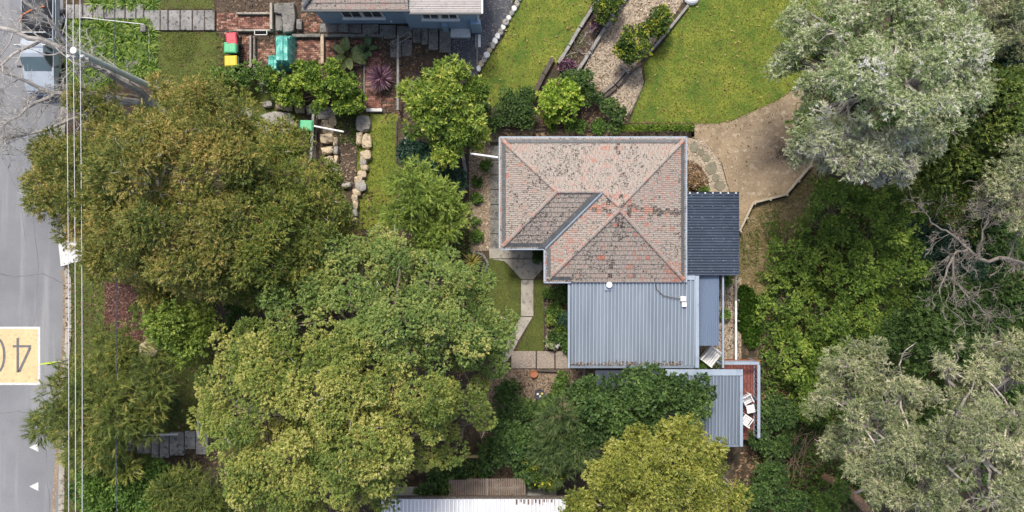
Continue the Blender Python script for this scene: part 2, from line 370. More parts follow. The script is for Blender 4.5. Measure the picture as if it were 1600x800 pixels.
blades(lw, [(255, 55), (312, 55), (300, 95), (262, 95)], 200, mv_grass, .09, .045, name='fresh_grass')
lp0 = [(238, -40), (330, -40), (335, 14), (238, 14)]
l0 = sheet('lawn', lp0, m_grassd, 3); blades(l0, lp0, 150, mv_dryg, .1, .04)
tp = [(338, -40), (660, -40), (660, 110), (640, 200), (565, 185), (560, 120), (338, 120)]
ter = sheet('terrace_soil', tp, m_soil, 2); chips(ter, tp, 40, mv_litter, .1, .5)
mv_brick = vmat('brick_faces', [(0, (.06, .04, .035)), (.4, (.16, .075, .055)), (.75, (.25, .12, .085)), (1, (.33, .21, .16))], .9, 0, .25, 1.2, fine=.2)
def bricks(name, x0, x1, y0, y1, z=.05, skip=.0):
    base = setting(name, P((x0 + x1) / 2, (y0 + y1) / 2))
    A, B = P(x0, y1), P(x1, y0); V = []; vals = []; bw, bh = .225, .112; r = 0
    Y = A.y
    while Y + bh < B.y + .01:
        X = A.x - (bw / 2 if r % 2 else 0)
        while X < B.x:
            xa, xb = max(X, A.x) + .006, min(X + bw, B.x) - .006
            if xb - xa > .04 and random.random() > skip:
                zt = z + random.uniform(-.008, .008); ya, yb = Y + .006, Y + bh - .006
                c = [(xa, ya), (xb, ya), (xb, yb), (xa, yb)]; val = random.random()
                V.append([(p[0], p[1], zt) for p in c]); vals.append(val)
                for i in range(4):
                    p, q = c[i], c[(i + 1) % 4]; V.append([(p[0], p[1], 0), (q[0], q[1], 0), (q[0], q[1], zt), (p[0], p[1], zt)]); vals.append(val)
            X += bw
        Y += bh; r += 1
    tag(np_mesh('bricks', np.array(V), 4, mv_brick, vals, base, wloc(base)), kind='stuff')
    return base
bricks('brick_paving', 339, 372, 21, 49); bricks('brick_paving', 373, 424, 24, 48, .09)
bricks('brick_paving', 457, 503, 61, 106); bricks('brick_paving', 509, 570, 62, 104, .05, .15)
bricks('brick_paving', 571, 597, 80, 172, .1); bricks('brick_paving', 598, 616, 150, 172, .04, .3)
bricks('brick_paving', 372, 395, 52, 104, .03, .25); bricks('brick_paving', 470, 505, 20, 50, .03, .3); bricks('brick_paving', 403, 430, 64, 98, .03, .3)
def wall_bar(name, label, m, a, b, w, h, z=0, bev=.02):
    A, B = P(*a), P(*b); A.z = B.z = z + h / 2
    return tag(MB().beam(A, B, w / S, h).build(name, m, bevel=bev), label, 'garden wall')
wall_bar('low_wall', 'pale block edging along the top of the brick landing', m_conc, (372, 23), (424, 23), 3, .3)
wall_bar('low_wall', 'low concrete edging below the brick landing beside the bins', m_conc, (372, 49.5), (428, 49.5), 3, .3)
wall_bar('low_wall', 'upright concrete wall end at right of the brick landing', m_conc, (427, 8), (427, 49), 4, .45)
wall_bar('low_wall', 'double timber sleeper wall left of the teal tarp', m_greyw, (394, 58), (394, 108), 3, .35)
wall_bar('low_wall', 'second thin sleeper beside the teal tarp', m_wood, (399.5, 58), (399.5, 108), 3, .3)
wall_bar('low_wall', 'rusty brick pier wall dividing the brick terraces', m_stone, (505.5, 56), (505.5, 102), 5, .35)
wall_bar('low_wall', 'grey stone coping above the brick terrace by the tarp', m_concd, (458, 57.5), (502, 57.5), 5, .3)
wall_bar('low_wall', 'stone coping strip continuing under the blue house steps', m_concd, (509, 57.5), (600, 57.5), 5, .3)
wall_bar('low_wall', 'thin sleeper edge left of the purple cordyline', m_greyw, (570, 96), (570, 172), 2, .2)
wall_bar('low_wall', 'white end board under the purple cordyline', m_wconc, (573, 173), (598, 173), 5, .25)
blk = MB(); pts = [(432, 10), (462, 8), (465, 30), (462, 52), (446, 55), (444, 26), (432, 24)]
blk.prism([P(*p)[:2] for p in pts], 0, .5)
tag(blk.build('rubble_pier', m_concd, bevel=.04), 'mottled grey concrete block beside the blue house corner', 'concrete block')
tag(MB().prism([P(*p)[:2] for p in [(433, 26), (443, 26), (443, 50), (433, 50)]], 0, .3).build('low_step', m_concd, bevel=.02), 'dark concrete step left of the mottled block', 'step')
tag(MB().prism([P(*p)[:2] for p in [(466, 33), (474, 33), (474, 49), (466, 49)]], 0, .4).build('small_block', m_concd, bevel=.02), 'small square concrete block right of the mottled block', 'concrete block')
fr = thing('metal_frame', P(410, 53), 'small white rectangular metal frame lying near the bins', 'frame')
for a, b in (((401, 50), (420, 50)), ((401, 57), (420, 57)), ((401, 50), (401, 57)), ((420, 50), (420, 57))):
    A, B = P(*a), P(*b); A.z = B.z = .35
    MB().beam(A, B, .04, .04).build('rail', m_wconc, fr)
# paving and steps below the blue house
pv = setting('house_footpath', P(600, 60))
for x0, x1, y0, y1, z in ((500, 528, 37, 51, .05), (529, 545, 37, 51, .08), (546, 565, 38, 52, .06), (567, 592, 39, 60, .16), (594, 619, 40, 61, .14), (621, 645, 42, 60, .2),
                          (646, 658, 44, 68, .28), (659, 669, 45, 71, .24), (670, 685, 46, 79, .2), (687, 705, 47, 83, .16), (610, 627, 62, 90, .05), (628, 644, 62, 88, .05)):
    c, d = P((x0 + x1) / 2, (y0 + y1) / 2), ((x1 - x0) / S, (y1 - y0) / S)
    MB().box((c.x, c.y, z / 2), (d[0], d[1], z)).build('paving_slab', m_concd, pv, bevel=.02)
dvp = [(706, -80), (840, -80), (812, 2), (782, 60), (757, 95), (745, 118), (700, 118), (700, 84)]
dv = sheet('driveway', dvp, m_drive, 3); chips(dv, dvp, 60, mv_gravel, .03, .9, .01, 'loose_gravel')
se = thing('stone_edging', P(780, 60), 'line of pale rough stones edging the dark driveway', 'stone edging')
for i in range(16):
    k = i / 15; x, y = 812 - 64 * k, 0 + 108 * k
    if i == 0: y = -2
    mb = MB(); r = .15 + random.random() * .06; n = 7
    mb.prism([(P(x, y).x + math.cos(t) * r * random.uniform(.8, 1.15), P(x, y).y + math.sin(t) * r * random.uniform(.9, 1.3)) for t in [j * 6.283 / n for j in range(n)]], 0, .18 + random.random() * .08)
    mb.build('stone', (m_wconc, m_rock, m_stone)[i % 3 if i > 8 else i % 2], se, bevel=.035)
tag(MB().prism([P(*p)[:2] for p in [(743, 54), (751, 54), (751, 74), (743, 74)]], 0, .06).build('drain_cover', m_wconc, bevel=.01), 'narrow pale drain cover on the dark driveway', 'drain cover')
wall_bar('low_wall', 'thin kerb strip between house corner and driveway gravel', m_concd, (745.5, 52), (745.5, 102), 3, .1)
l1p = [(818, -60), (955, -60), (937, 0), (903, 50), (870, 100), (860, 92), (834, 148), (830, 175), (752, 172), (752, 112), (762, 92), (788, 58)]
l1 = sheet('lawn', l1p, m_grass, 3); blades(l1, l1p, 420, mv_grass, .075, .035)
bdp = [(937, -30), (982, -30), (940, 40), (897, 118), (872, 104), (905, 52)]
bd = sheet('planting_bed', bdp, m_soil, 4); chips(bd, bdp, 60, mv_bark, .1); blades(bd, [(880, 80), (905, 45), (915, 60), (895, 95)], 200, mv_weed, .14, .06, name='weeds')
cpp = [(985, -60), (1100, -60), (1062, 10), (1010, 85), (970, 125), (945, 145), (920, 160), (905, 130), (918, 95), (945, 45)]
cp = sheet('chip_path', cpp, m_path, 3); chips(cp, cpp, 170, mv_chip, .11)
cp2 = [(945, 150), (975, 110), (1000, 100), (1006, 128), (992, 165), (975, 185), (950, 190)]
c2 = sheet('chip_path', cp2, m_path, 4); chips(c2, cp2, 170, mv_chip, .1)
sheet('shrub_bed', [(735, 168), (850, 165), (870, 120), (945, 140), (985, 190), (1085, 192), (1085, 214), (735, 216)], m_soil, 5)
chips(bpy.data.objects['shrub_bed'], [(735, 168), (850, 165), (870, 120), (945, 140), (985, 190), (1085, 192), (1085, 214), (735, 216)], 80, mv_litter, .1, .5, .03)
chips(l1, l1p, 5, mv_fallen, .09, .5, .06, 'fallen_leaves')
strip = sheet('dirt_strip', [(765, 205), (1075, 205), (1075, 222), (765, 222)], m_mulch, 6)
l2p = [(1110, -60), (1300, -60), (1290, 60), (1240, 140), (1216, 156), (1145, 188), (1120, 193), (984, 192), (992, 168), (1008, 128), (1006, 100), (1035, 70), (1070, 15)]
l2 = sheet('lawn', l2p, m_grass, 6); blades(l2, l2p, 420, mv_grass, .075, .035, z=.02)
chips(l2, l2p, 4, mv_fallen, .09, .5, .07, 'fallen_leaves'); blades(l2, [(1100, 80), (1160, 60), (1180, 110), (1120, 130)], 60, mv_dryg, .07, .03, z=.02, name='worn_grass'); blades(l2, [(1010, 150), (1090, 160), (1080, 190), (1000, 188)], 60, mv_dryg, .07, .03, z=.02, name='worn_grass'); blades(l1, [(770, 110), (850, 100), (830, 150), (770, 165)], 60, mv_dryg, .07, .03, z=.02, name='worn_grass')
dip = [(1080, 192), (1145, 188), (1216, 156), (1300, 100), (1300, 250), (1268, 262), (1228, 306), (1176, 320), (1156, 360), (1140, 300), (1128, 255), (1100, 222), (1080, 214)]
di = sheet('bare_ground', dip, m_dirt, 5); blades(di, dip, 40, mv_dryg, .05, .03, 1.5, .018, 'dry_stubble'); chips(di, dip, 14, mv_chip, .05, .4, .02)
spp = [(1156, 362), (1178, 322), (1230, 308), (1270, 262), (1288, 240), (1290, 330), (1240, 420), (1190, 460), (1150, 480), (1150, 432)]
chips(di, dip, 3, mv_litter, .08, .4, .03, 'fallen_leaves'); blades(di, [(1082, 194), (1145, 190), (1216, 158), (1225, 170), (1150, 202), (1085, 206)], 40, mv_grassd, .07, .035, z=.02, name='grass_edge')
sp = sheet('dry_slope', spp, m_dry, 4); blades(sp, spp, 170, mv_dryg, .22, .035, 1.6, .015, 'dry_grass')
blades(sp, [(1158, 370), (1185, 360), (1182, 410), (1160, 415)], 160, mv_weed, .18, .06, name='weeds'); blades(sp, [(1185, 335), (1215, 330), (1212, 350), (1190, 352)], 160, mv_weed, .16, .06, name='weeds')
g2 = [(1152, 452), (1160, 444), (1172, 450), (1182, 466), (1180, 490), (1188, 515), (1176, 545), (1164, 538), (1158, 520), (1151, 512), (1154, 480)]
wd = tag(np_mesh('ground_cover', *(lambda q: (np.stack([np.c_[q, np.zeros(len(q))], np.c_[q + RNG.normal(0, .06, q.shape), .1 + RNG.random(len(q)) * .2], np.c_[q + RNG.normal(0, .09, q.shape), .1 + RNG.random(len(q)) * .25]], 1), 3))(polypts(g2, 5200)), mv_weed, None), 'bright green low ground cover right of the white rail', 'ground cover', kind='stuff')
a_ = wd.data.attributes.new('v', 'FLOAT', 'FACE'); a_.data.foreach_set('value', RNG.random(len(wd.data.polygons)).astype(np.float32))
# side yards of the main house
mbp = [(733, 216), (766, 216), (766, 392), (733, 392)]
mbd = sheet('mulch_strip', mbp, m_mulch, 7); chips(mbd, mbp, 190, mv_chip, .1, .35, .03)
pp = setting('side_path', P(773, 310))
for i in range(7):
    y0, y1 = 228 + i * 23, 250 + i * 23
    c = P(773, (y0 + y1) / 2); MB().box((c.x, c.y, .03), (14 / S, 22 / S, .07)).build('paving_slab', m_concd, pp, bevel=.012)
lap = [(734, 404), (765, 404), (790, 408), (813, 436), (814, 495), (790, 548), (740, 560), (734, 480)]
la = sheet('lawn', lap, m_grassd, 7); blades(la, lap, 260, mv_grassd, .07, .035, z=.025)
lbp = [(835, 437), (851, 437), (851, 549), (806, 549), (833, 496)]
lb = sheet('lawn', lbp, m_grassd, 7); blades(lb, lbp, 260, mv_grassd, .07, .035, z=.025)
gp = setting('concrete_path', P(820, 450))
for q in ([(764, 388), (852, 388), (852, 404), (765, 404)], [(766, 405), (848, 405), (848, 420), (834, 436), (814, 436), (797, 417), (788, 408)], [(814, 437), (833.5, 437), (833.5, 494), (814, 494)],
          [(813.5, 495), (832, 495.5), (810, 532), (797, 524)], [(796.5, 525), (809.5, 533), (798, 556), (789, 567), (782, 560)]):
    MB().prism([P(*p)[:2] for p in q], -.03, .05 + random.uniform(-.004, .004)).build('path_slab', m_conc, gp, bevel=.01)
m_pebble = mat('exposed_pebble', (.33, .28, .23), (.22, .18, .15), 9, .9, .6, c3=(.45, .4, .34), fine=.3)
ps = setting('pebble_steps', P(845, 562))
for i, (x0, x1) in enumerate(((799, 837), (839, 866), (868, 891))):
    c = P((x0 + x1) / 2, 562); b = MB().box((c.x, c.y, .03 + .03 * i), ((x1 - x0) / S, 27 / S, .1)).build('pebble_slab', m_pebble, ps, bevel=.012)
    MB().box((P(x1 + 1, 562).x, c.y, .05 + .03 * i), (.04, 27 / S, .12)).build('timber_riser', m_woodd, ps)
gbp = [(851, 443), (895, 443), (895, 548), (851, 548)]
gb = sheet('flower_bed', gbp, m_soil, 7); chips(gb, gbp, 110, mv_bark, .09, .4, .04)
wall_bar('bed_edging', 'thin timber edging between lawn strip and flower bed', m_woodd, (850, 443), (850, 548), 1.6, .12)
lowp = [(770, 577), (960, 577), (960, 700), (770, 760), (740, 640)]
lo = sheet('lower_garden', lowp, m_mulch, 4); chips(lo, lowp, 130, mv_bark, .12, .35, .03)
mp = [(560, 178), (622, 178), (622, 358), (556, 358)]
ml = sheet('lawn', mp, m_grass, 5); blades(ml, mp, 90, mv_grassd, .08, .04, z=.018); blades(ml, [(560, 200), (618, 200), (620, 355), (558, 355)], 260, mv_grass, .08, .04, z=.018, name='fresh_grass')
sheet('planting_bed', [(622, 175), (735, 175), (735, 400), (622, 400)], m_soil, 4)
blades(bpy.data.objects['mulch_strip'], [(718, 320), (734, 320), (734, 400), (705, 400)], 240, mv_weed, .2, .07, name='weeds')
sbp = [(520, 180), (560, 180), (555, 300), (520, 290)]
sb = sheet('rock_garden', sbp, m_soil, 5); chips(sb, sbp, 60, mv_bark, .1, .4, .03); blades(sb, [(528, 178), (562, 178), (556, 225), (532, 222)], 300, mv_weed, .18, .07, name='weeds')
# soil inside the small pond bed and a litter blanket over the bush floor
fl = [(1150, 300), (1605, -5), (1605, 805), (880, 805), (1100, 700), (1200, 690)]
lt = chips(bpy.data.objects['ground'], [(1185, 470), (1300, 290), (1610, 200), (1610, 810), (1120, 810), (1165, 690), (1192, 600)], 75, mv_litter, .16, .4, .03, 'leaf_litter')
chips(bpy.data.objects['ground'], [(100, 300), (735, 300), (735, 810), (100, 810)], 20, mv_litter, .12, .4, .1, 'leaf_litter')
# paving round the curve right of the house
cvp = [(1070, 214), (1100, 221), (1126, 254), (1139, 301), (1070, 301)]
cv = sheet('curved_path', cvp, m_path, 8); chips(cv, cvp, 120, mv_chip, .06, .6, .035)
wdg = [(1070, 248), (1090, 256), (1105, 275), (1109, 301), (1070, 301)]
sheet('corner_bed', wdg, m_soil, 9); chips(bpy.data.objects['corner_bed'], wdg, 150, mv_litter, .12, .4, .05)
for (x, y, r) in ((1084, 230, 9), (1095, 237, 6), (1104, 247, 7.5), (1111, 262, 10.5), (1118, 277, 7), (1125, 290, 8.5)):
    n = 7; c = P(x, y); a0 = random.random() * 6
    MB().prism([(c.x + math.cos(a0 + j * 6.283 / n) * r / S * random.uniform(.75, 1.15), c.y + math.sin(a0 + j * 6.283 / n) * r / S * random.uniform(.75, 1.15)) for j in range(n)], .02, .07).build('stepping_stone', mat('mossy_flag', (.2, .185, .13), (.145, .135, .095), 3, .9, .4, fine=.15), cv, bevel=.012)

# ------------------------------------------------------------------ main house
ZE = 3.0; KE = (H - ZE) / H / S; TP = math.tan(math.radians(24))
def E(x, y, z=ZE): return Vector(((x - 800) * KE, (400 - y) * KE, z))     # plan point read at eave height
house = thing('tiled_house', E(930, 330, 0), 'cottage with mossy terracotta hip roof and blue-grey steel extension', 'house')
m_wall = mat('house_wall', (.5, .49, .45), (.44, .43, .4), 1.5, .85, fine=.05)
pts = [E(*p)[:2] for p in [(792, 226), (1061, 226), (1061, 432), (862, 432), (862, 378), (792, 378)]]
hw = MB().prism(pts, 0, 2.88).build('wall', m_wall, house)
for x0, x1, y in ((803, 828, 378), (1000, 1040, 226), (880, 930, 226)):
    a, b = E(x0, y), E(x1, y); sg = -1 if y > 300 else 1
    f = MB().box(((a.x + b.x) / 2, a.y + sg * .03, 1.6), (abs(b.x - a.x), .08, 1.2)).build('window', m_white, house)
    MB().box(((a.x + b.x) / 2, a.y + sg * .06, 1.6), (abs(b.x - a.x) - .14, .06, 1.06)).build('pane', m_glass, f)
dr = E(862, 405); MB().box((dr.x - .03, dr.y, 1.05), (.08, .9, 2.1)).build('door', plain('door_paint', (.1, .13, .16)), house)
mv_tile = vmat('roof_tiles', [(0, (.06, .045, .04)), (.22, (.19, .155, .135)), (.42, (.325, .3, .26)), (.6, (.315, .272, .242)), (.8, (.3, .205, .175)), (1, (.37, .14, .09))], .9, 0, .07, .8, fine=.26, spk=.22)
def hsh(*k): return (math.sin(sum(a * b for a, b in zip(k, (12.9898, 78.233, 37.719)))) * 43758.5453) % 1
def rooftiles(name, poly, e, s, org, bias, spread):
    """courses of moulded clay tiles on one roof plane; poly in plan, e along the eave, s up the slope"""
    bm = bmesh.new(); lay = bm.faces.layers.float.new('v'); tw, th = .21, .235
    O = E(*org); P2 = [E(*p) for p in poly]
    ua = [(p - O).xy.dot(Vector(e)) for p in P2]; ub = [(p - O).xy.dot(Vector(s)) for p in P2]
    i0, i1 = int(min(ua) / tw) - 1, int(max(ua) / tw) + 1; j1 = int(max(ub) / th) + 1
    ev, sv = Vector((*e, 0)), Vector((*s, 0))
    prof = ((0, .0), (.04, .024), (.08, .006), (.12, .006), (.165, .028), (.205, .004))
    for j in range(0, j1 + 1):
        for i in range(i0, i1 + 1):
            oa = i * tw + (tw / 2 if j % 2 else 0); ob = j * th
            key = (i + org[0], j + org[1] * .37, s[0] * 3 + s[1] * 7)
            r = hsh(*key); w = (O + ev * (oa + tw / 2) + sv * (ob + th / 2))
            px, py = w.x / KE + 800, 400 - w.y / KE
            v = bias + (r - .5) * spread + .10 * math.sin(px * .05 + py * .021) 
            if r > .96: v += .14
            if r < .05: v -= .14
            dA = math.hypot(px - 962, (py - 329) * 1.0)
            v = max(v, .3)
            if dA < 24: v = .82 + .12 * r if r > .62 else (v + .12 if r > .2 else .15)
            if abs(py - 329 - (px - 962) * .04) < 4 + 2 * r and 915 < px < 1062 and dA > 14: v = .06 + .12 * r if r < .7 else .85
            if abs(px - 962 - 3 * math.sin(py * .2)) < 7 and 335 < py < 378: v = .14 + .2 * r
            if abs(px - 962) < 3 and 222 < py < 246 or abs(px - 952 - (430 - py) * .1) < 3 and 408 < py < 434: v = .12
            if math.hypot(px - 1052, py - 428) < 18: v = .66 + .18 * r
            if abs(px - 937) < 3.5 and abs(py - 404) < 4: v = 1.0
            lift = (hsh(key[2], key[0], key[1]) - .5) * .012
            T = [bm.verts.new(O + ev * (oa + a) + sv * (ob - .03) + Vector((0, 0, (ob - .03) * TP + h + .05 + lift))) for a, h in prof]
            U = [bm.verts.new(O + ev * (oa + a) + sv * (ob + th) + Vector((0, 0, (ob + th) * TP + h + .012))) for a, h in prof]
            D = [bm.verts.new(O + ev * (oa + a) + sv * (ob - .03) + Vector((0, 0, (ob - .03) * TP))) for a, h in prof]
            for k in range(5):
                for q in ((T[k], T[k + 1], U[k + 1], U[k]), (D[k], D[k + 1], T[k + 1], T[k])):
                    bm.faces.new(q)[lay] = v
    cx, cy = sum(p.x for p in P2) / len(P2), sum(p.y for p in P2) / len(P2)
    for k in range(len(P2)):
        a, b = P2[k], P2[(k + 1) % len(P2)]; n = Vector((-(b - a).y, (b - a).x, 0))
        if n.dot(Vector((cx - a.x, cy - a.y, 0))) > 0: n = -n
        off = n.normalized() * (.03 if abs((b - a).normalized().dot(ev)) > .99 and abs((a - O).xy.dot(Vector(s))) < .05 else 0)
        bmesh.ops.bisect_plane(bm, geom=bm.verts[:] + bm.edges[:] + bm.faces[:], plane_co=a + off, plane_no=n, clear_outer=True)
    bmesh.ops.translate(bm, vec=-wloc(house), verts=bm.verts[:])
    me = bpy.data.meshes.new(name); bm.to_mesh(me); bm.free(); me.materials.append(mv_tile)
    o = bpy.data.objects.new(name, me); link(o, house); tag(o, kind='stuff')
    # solid underlay so no light leaks between courses
    mb = MB(); vs = [p + Vector((0, 0, max(0, (p - O).xy.dot(Vector(s))) * TP - .012)) for p in P2]
    n = len(vs); ar = sum(vs[i].x * vs[(i + 1) % n].y - vs[(i + 1) % n].x * vs[i].y for i in range(n))
    mb.add(vs if ar > 0 else vs[::-1], [tuple(range(n))]); mb.build('roof_deck', m_woodd, house)
N_, S_, W_, E_ = (0, -1), (0, 1), (1, 0), (-1, 0)   # up-slope plan directions
rooftiles('tile_field', [(782, 216), (940, 216), (940, 302), (868, 302)], (1, 0), N_, (782, 216), .43, .34)
rooftiles('tile_field', [(940, 216), (1071, 216), (961.5, 325.5), (940, 304)], (1, 0), N_, (782, 216), .5, .36)
rooftiles('tile_field', [(782, 216), (782, 388), (868, 302)], (0, 1), W_, (782, 388), .44, .4)
rooftiles('tile_field', [(782, 388), (852, 388), (938, 302), (868, 302)], (1, 0), S_, (782, 388), .36, .3)
rooftiles('tile_field', [(852, 440), (961.5, 330.5), (961.5, 325.5), (938, 302), (852, 388)], (0, 1), W_, (852, 440), .46, .42)
rooftiles('tile_field', [(852, 440), (1071, 440), (961.5, 330.5)], (1, 0), S_, (852, 440), .47, .42)
rooftiles('tile_field', [(1071, 216), (1071, 440), (961.5, 330.5), (961.5, 325.5)], (0, 1), E_, (1071, 440), .48, .4)
# ridge and hip tiles, one object each
capm = {}
def capmesh(k):
    if k in capm: return capm[k]
    mb = MB(); L = .40; seg = 6; r0, r1 = .115, .098
    for x, r in ((-L / 2, r0 + .012), (-L / 2 + .05, r0), (L / 2, r1)):
        for i in range(seg + 1):
            a = math.pi * i / seg; mb.v.append((x, math.cos(a) * r, math.sin(a) * r * .62))
    n = seg + 1
    for b in (0, n):
        for i in range(seg): mb.f.append((b + i, b + i + 1, b + n + i + 1, b + n + i))
    mb.f.append(tuple(range(n))[::-1])
    me = bpy.data.meshes.new('ridge_tile'); me.from_pydata(mb.v, [], mb.f)
    a = me.attributes.new('v', 'FLOAT', 'FACE'); a.data.foreach_set('value', [k] * len(me.polygons)); me.materials.append(mv_tile)
    capm[k] = me; return me
def ridge(a, b, da, db, ends=False):
    A = E(*a) + Vector((0, 0, da * KE * TP + .05)); B = E(*b) + Vector((0, 0, db * KE * TP + .05))
    d = B - A; n = max(1, round(d.length / .36)); d.normalize(); side = Vector((0, 0, 1)).cross(d).normalized(); up = d.cross(side)
    R = Matrix((d, side, up)).transposed()
    for i in range(n):
        v = random.choice((.3, .4, .48, .56, .64, .74)) if not (ends and i == 0) else .85
        o = bpy.data.objects.new('ridge_tile', capmesh(v)); link(o, house)
        o.location = A + (B - A) * ((i + .5) / n) - wloc(house); o.rotation_euler = R.to_euler()
ridge((786, 220), (868, 302), 4, 86, True); ridge((786, 384), (868, 302), 4, 86, True); ridge((868, 302), (938, 302), 86, 86)
ridge((1067, 220), (961.5, 325.5), 4, 109.5, True); ridge((1067, 436), (961.5, 330.5), 4, 109.5, True); ridge((856, 436), (961.5, 330.5), 4, 109.5); ridge((938, 302), (961.5, 325.5), 86, 109.5)
# valley: dark wide flashing with a pale folded centre
def zE(x, y, d, up): return E(x, y) + Vector((0, 0, d * KE * TP + up))
for nm, wl, wr, m, up in (('valley_flashing', 12, 4, m_guard, .105), ('valley_tray', 1.6, 1.4, m_gutter, .13)):
    a, b = (852, 388), (938, 302); mb = MB()
    vs = [zE(a[0] - wl, a[1], 0, up), zE(a[0], a[1], 0, up - .01), zE(a[0], a[1] + wr, 0, up), zE(b[0], b[1] + wr, 86, up), zE(b[0], b[1], 86, up - .01), zE(b[0] - wl, b[1], 86, up)]
    mb.add(vs, [(0, 1, 4, 5), (1, 2, 3, 4)]); mb.build(nm, m, house)
# gutters and the grey leaf-guard band that laps onto the first courses
out = [(782, 216), (1071, 216), (1071, 440), (852, 440), (852, 388), (782, 388)]
sides = [((782, 216), (1071, 216), (0, 1), None), ((1071, 216), (1071, 440), (-1, 0), None), ((852, 388), (852, 440), (1, 0), None), ((782, 388), (852, 388), (0, -1), None), ((782, 216), (782, 388), (1, 0), None), ((852, 440), (891, 440), (0, -1), None)]
for a, b, inn_, _ in sides:
    ax = np.array(a, float); bx_ = np.array(b, float); nn = np.array(inn_, float); d = (bx_ - ax) / np.linalg.norm(bx_ - ax)
    q = [ax, bx_, bx_ + nn * 8 - d * 8, ax + nn * 8 + d * 8]
    if (a, b) == ((852, 388), (852, 440)): q[3] = ax + nn * 8
    if (a, b) == ((782, 388), (852, 388)): q[2] = bx_ + nn * 8
    if (a, b) == ((852, 440), (891, 440)): q[2] = bx_ + nn * 8
    up = [.035, .035, 8 * KE * TP + .1, 8 * KE * TP + .1]
    vs = [E(*p) + Vector((0, 0, u)) for p, u in zip(q, up)]
    ar = sum(vs[i].x * vs[(i + 1) % 4].y - vs[(i + 1) % 4].x * vs[i].y for i in range(4))
    mb = MB(); mb.add(vs if ar > 0 else vs[::-1], [(0, 1, 2, 3)]); mb.build('gutter_guard', m_guard, house)
    A, B = E(*(ax - nn * 1.2)), E(*(bx_ - nn * 1.2)); A.z = B.z = ZE - .02
    dd = (B - A).normalized() * .06
    MB().beam(A - dd * (.9), B + dd * .9, .1, .13).build('gutter', m_gutter, house, bevel=.012)
# roof odds and ends
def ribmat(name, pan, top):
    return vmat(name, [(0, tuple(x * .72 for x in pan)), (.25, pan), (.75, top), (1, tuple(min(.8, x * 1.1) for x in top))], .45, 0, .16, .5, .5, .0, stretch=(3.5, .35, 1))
def sheet_panel(mbx, x0, x1, ya, yb, za, zb, rib, hgt=.06, flat_=.5):
    """one ribbed steel sheet, ribs running down the slope (along Y)"""
    n = max(1, round((x1 - x0) / rib)); rw = (x1 - x0) / n; prof = []
    for i in range(n):
        s = x0 + i * rw
        prof += [(s, 0), (s + rw * flat_, 0), (s + rw * (flat_ + .12), hgt), (s + rw * .88, hgt)]
    prof.append((x1, 0)); k = len(prof)
    mbx.add([(x, ya, za + h) for x, h in prof] + [(x, yb, zb + h) for x, h in prof], [(i + 1, i, k + i, k + i + 1) if ya > yb else (i, i + 1, k + i + 1, k + i) for i in range(k - 1)])
    return mbx
def steel_roof(parent, px0, px1, py0, py1, za, zb, m, sheet_w=.77, rib=.154, name='roof_sheet', hgt=.06):
    x0, x1 = P(px0, py0, za).x, P(px1, py0, za).x; ya, yb = P(px0, py0, za).y, P(px0, py1, zb).y
    n = max(1, round((x1 - x0) / sheet_w)); w = (x1 - x0) / n
    for i in range(n):
        sheet_panel(MB(), x0 + i * w, x0 + (i + 1) * w, ya, yb, za + .004 * (i % 2), zb + .004 * (i % 2), rib, hgt).build(name, m, parent)
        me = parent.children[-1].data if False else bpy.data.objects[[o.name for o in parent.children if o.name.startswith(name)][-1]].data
        at = me.attributes.new('v', 'FLOAT', 'FACE'); at.data.foreach_set('value', [(.25, .45, .8, .5)[k % 4] for k in range(len(me.polygons))])  # pans darker, rib tops paler: pan dirt and rib shadow put into the colour
    return x0, x1, ya, yb
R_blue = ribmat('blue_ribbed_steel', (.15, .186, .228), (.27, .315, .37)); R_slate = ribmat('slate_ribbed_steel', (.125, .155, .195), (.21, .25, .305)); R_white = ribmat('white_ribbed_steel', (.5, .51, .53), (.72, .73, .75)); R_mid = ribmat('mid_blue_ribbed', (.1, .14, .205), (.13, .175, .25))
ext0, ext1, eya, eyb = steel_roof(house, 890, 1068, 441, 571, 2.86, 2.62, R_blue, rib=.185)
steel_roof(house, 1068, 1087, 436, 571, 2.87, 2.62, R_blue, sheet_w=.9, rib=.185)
def pbox(name, m, parent, x0, y0, x1, y1, z0, z1, bev=.01):
    zt = z1; a, b = P(x0, y0, zt), P(x1, y1, zt)
    return MB().box(((a.x + b.x) / 2, (a.y + b.y) / 2, (z0 + z1) / 2), (abs(b.x - a.x), abs(b.y - a.y), z1 - z0)).build(name, m, parent, bevel=bev)
pbox('edge_flashing', m_bmetal, house, 1086.5, 431, 1092.5, 575, 2.55, 2.93); pbox('top_flashing', m_bmetal, house, 1068.5, 430.5, 1086.2, 437.5, 2.8, 2.945)
pbox('edge_flashing', m_bmetal, house, 887.5, 441, 890.5, 575, 2.5, 2.91); pbox('top_flashing', m_bmetal, house, 890.8, 439.6, 1067, 442.4, 2.8, 2.93)
pbox('gutter', m_bmetd, house, 890.8, 571.4, 1086, 575.4, 2.5, 2.66)
pbox('extension_wall', m_wall, house, 896, 438, 1086, 568, 0, 2.55)
q = np.stack([RNG.uniform(ext0 + .05, ext1, 230), eyb + np.abs(RNG.normal(0, .1, 230)) + .02], 1); n_ = len(q); th_ = RNG.random(n_) * 6.28; l_ = .035 + .05 * RNG.random(n_)
d_ = np.stack([np.cos(th_), np.sin(th_), RNG.normal(0, .2, n_)], 1) * l_[:, None]; w_ = np.stack([-np.sin(th_), np.cos(th_), RNG.normal(0, .2, n_)], 1) * l_[:, None] * .4; b_ = np.c_[q, 2.64 + .045 + (q[:, 1] - eyb) * .05]
tag(np_mesh('leaf_litter', np.stack([b_ - d_, b_ - w_, b_ + d_, b_ + w_], 1), 4, mv_litter, RNG.random(n_), house, wloc(house)), kind='stuff')
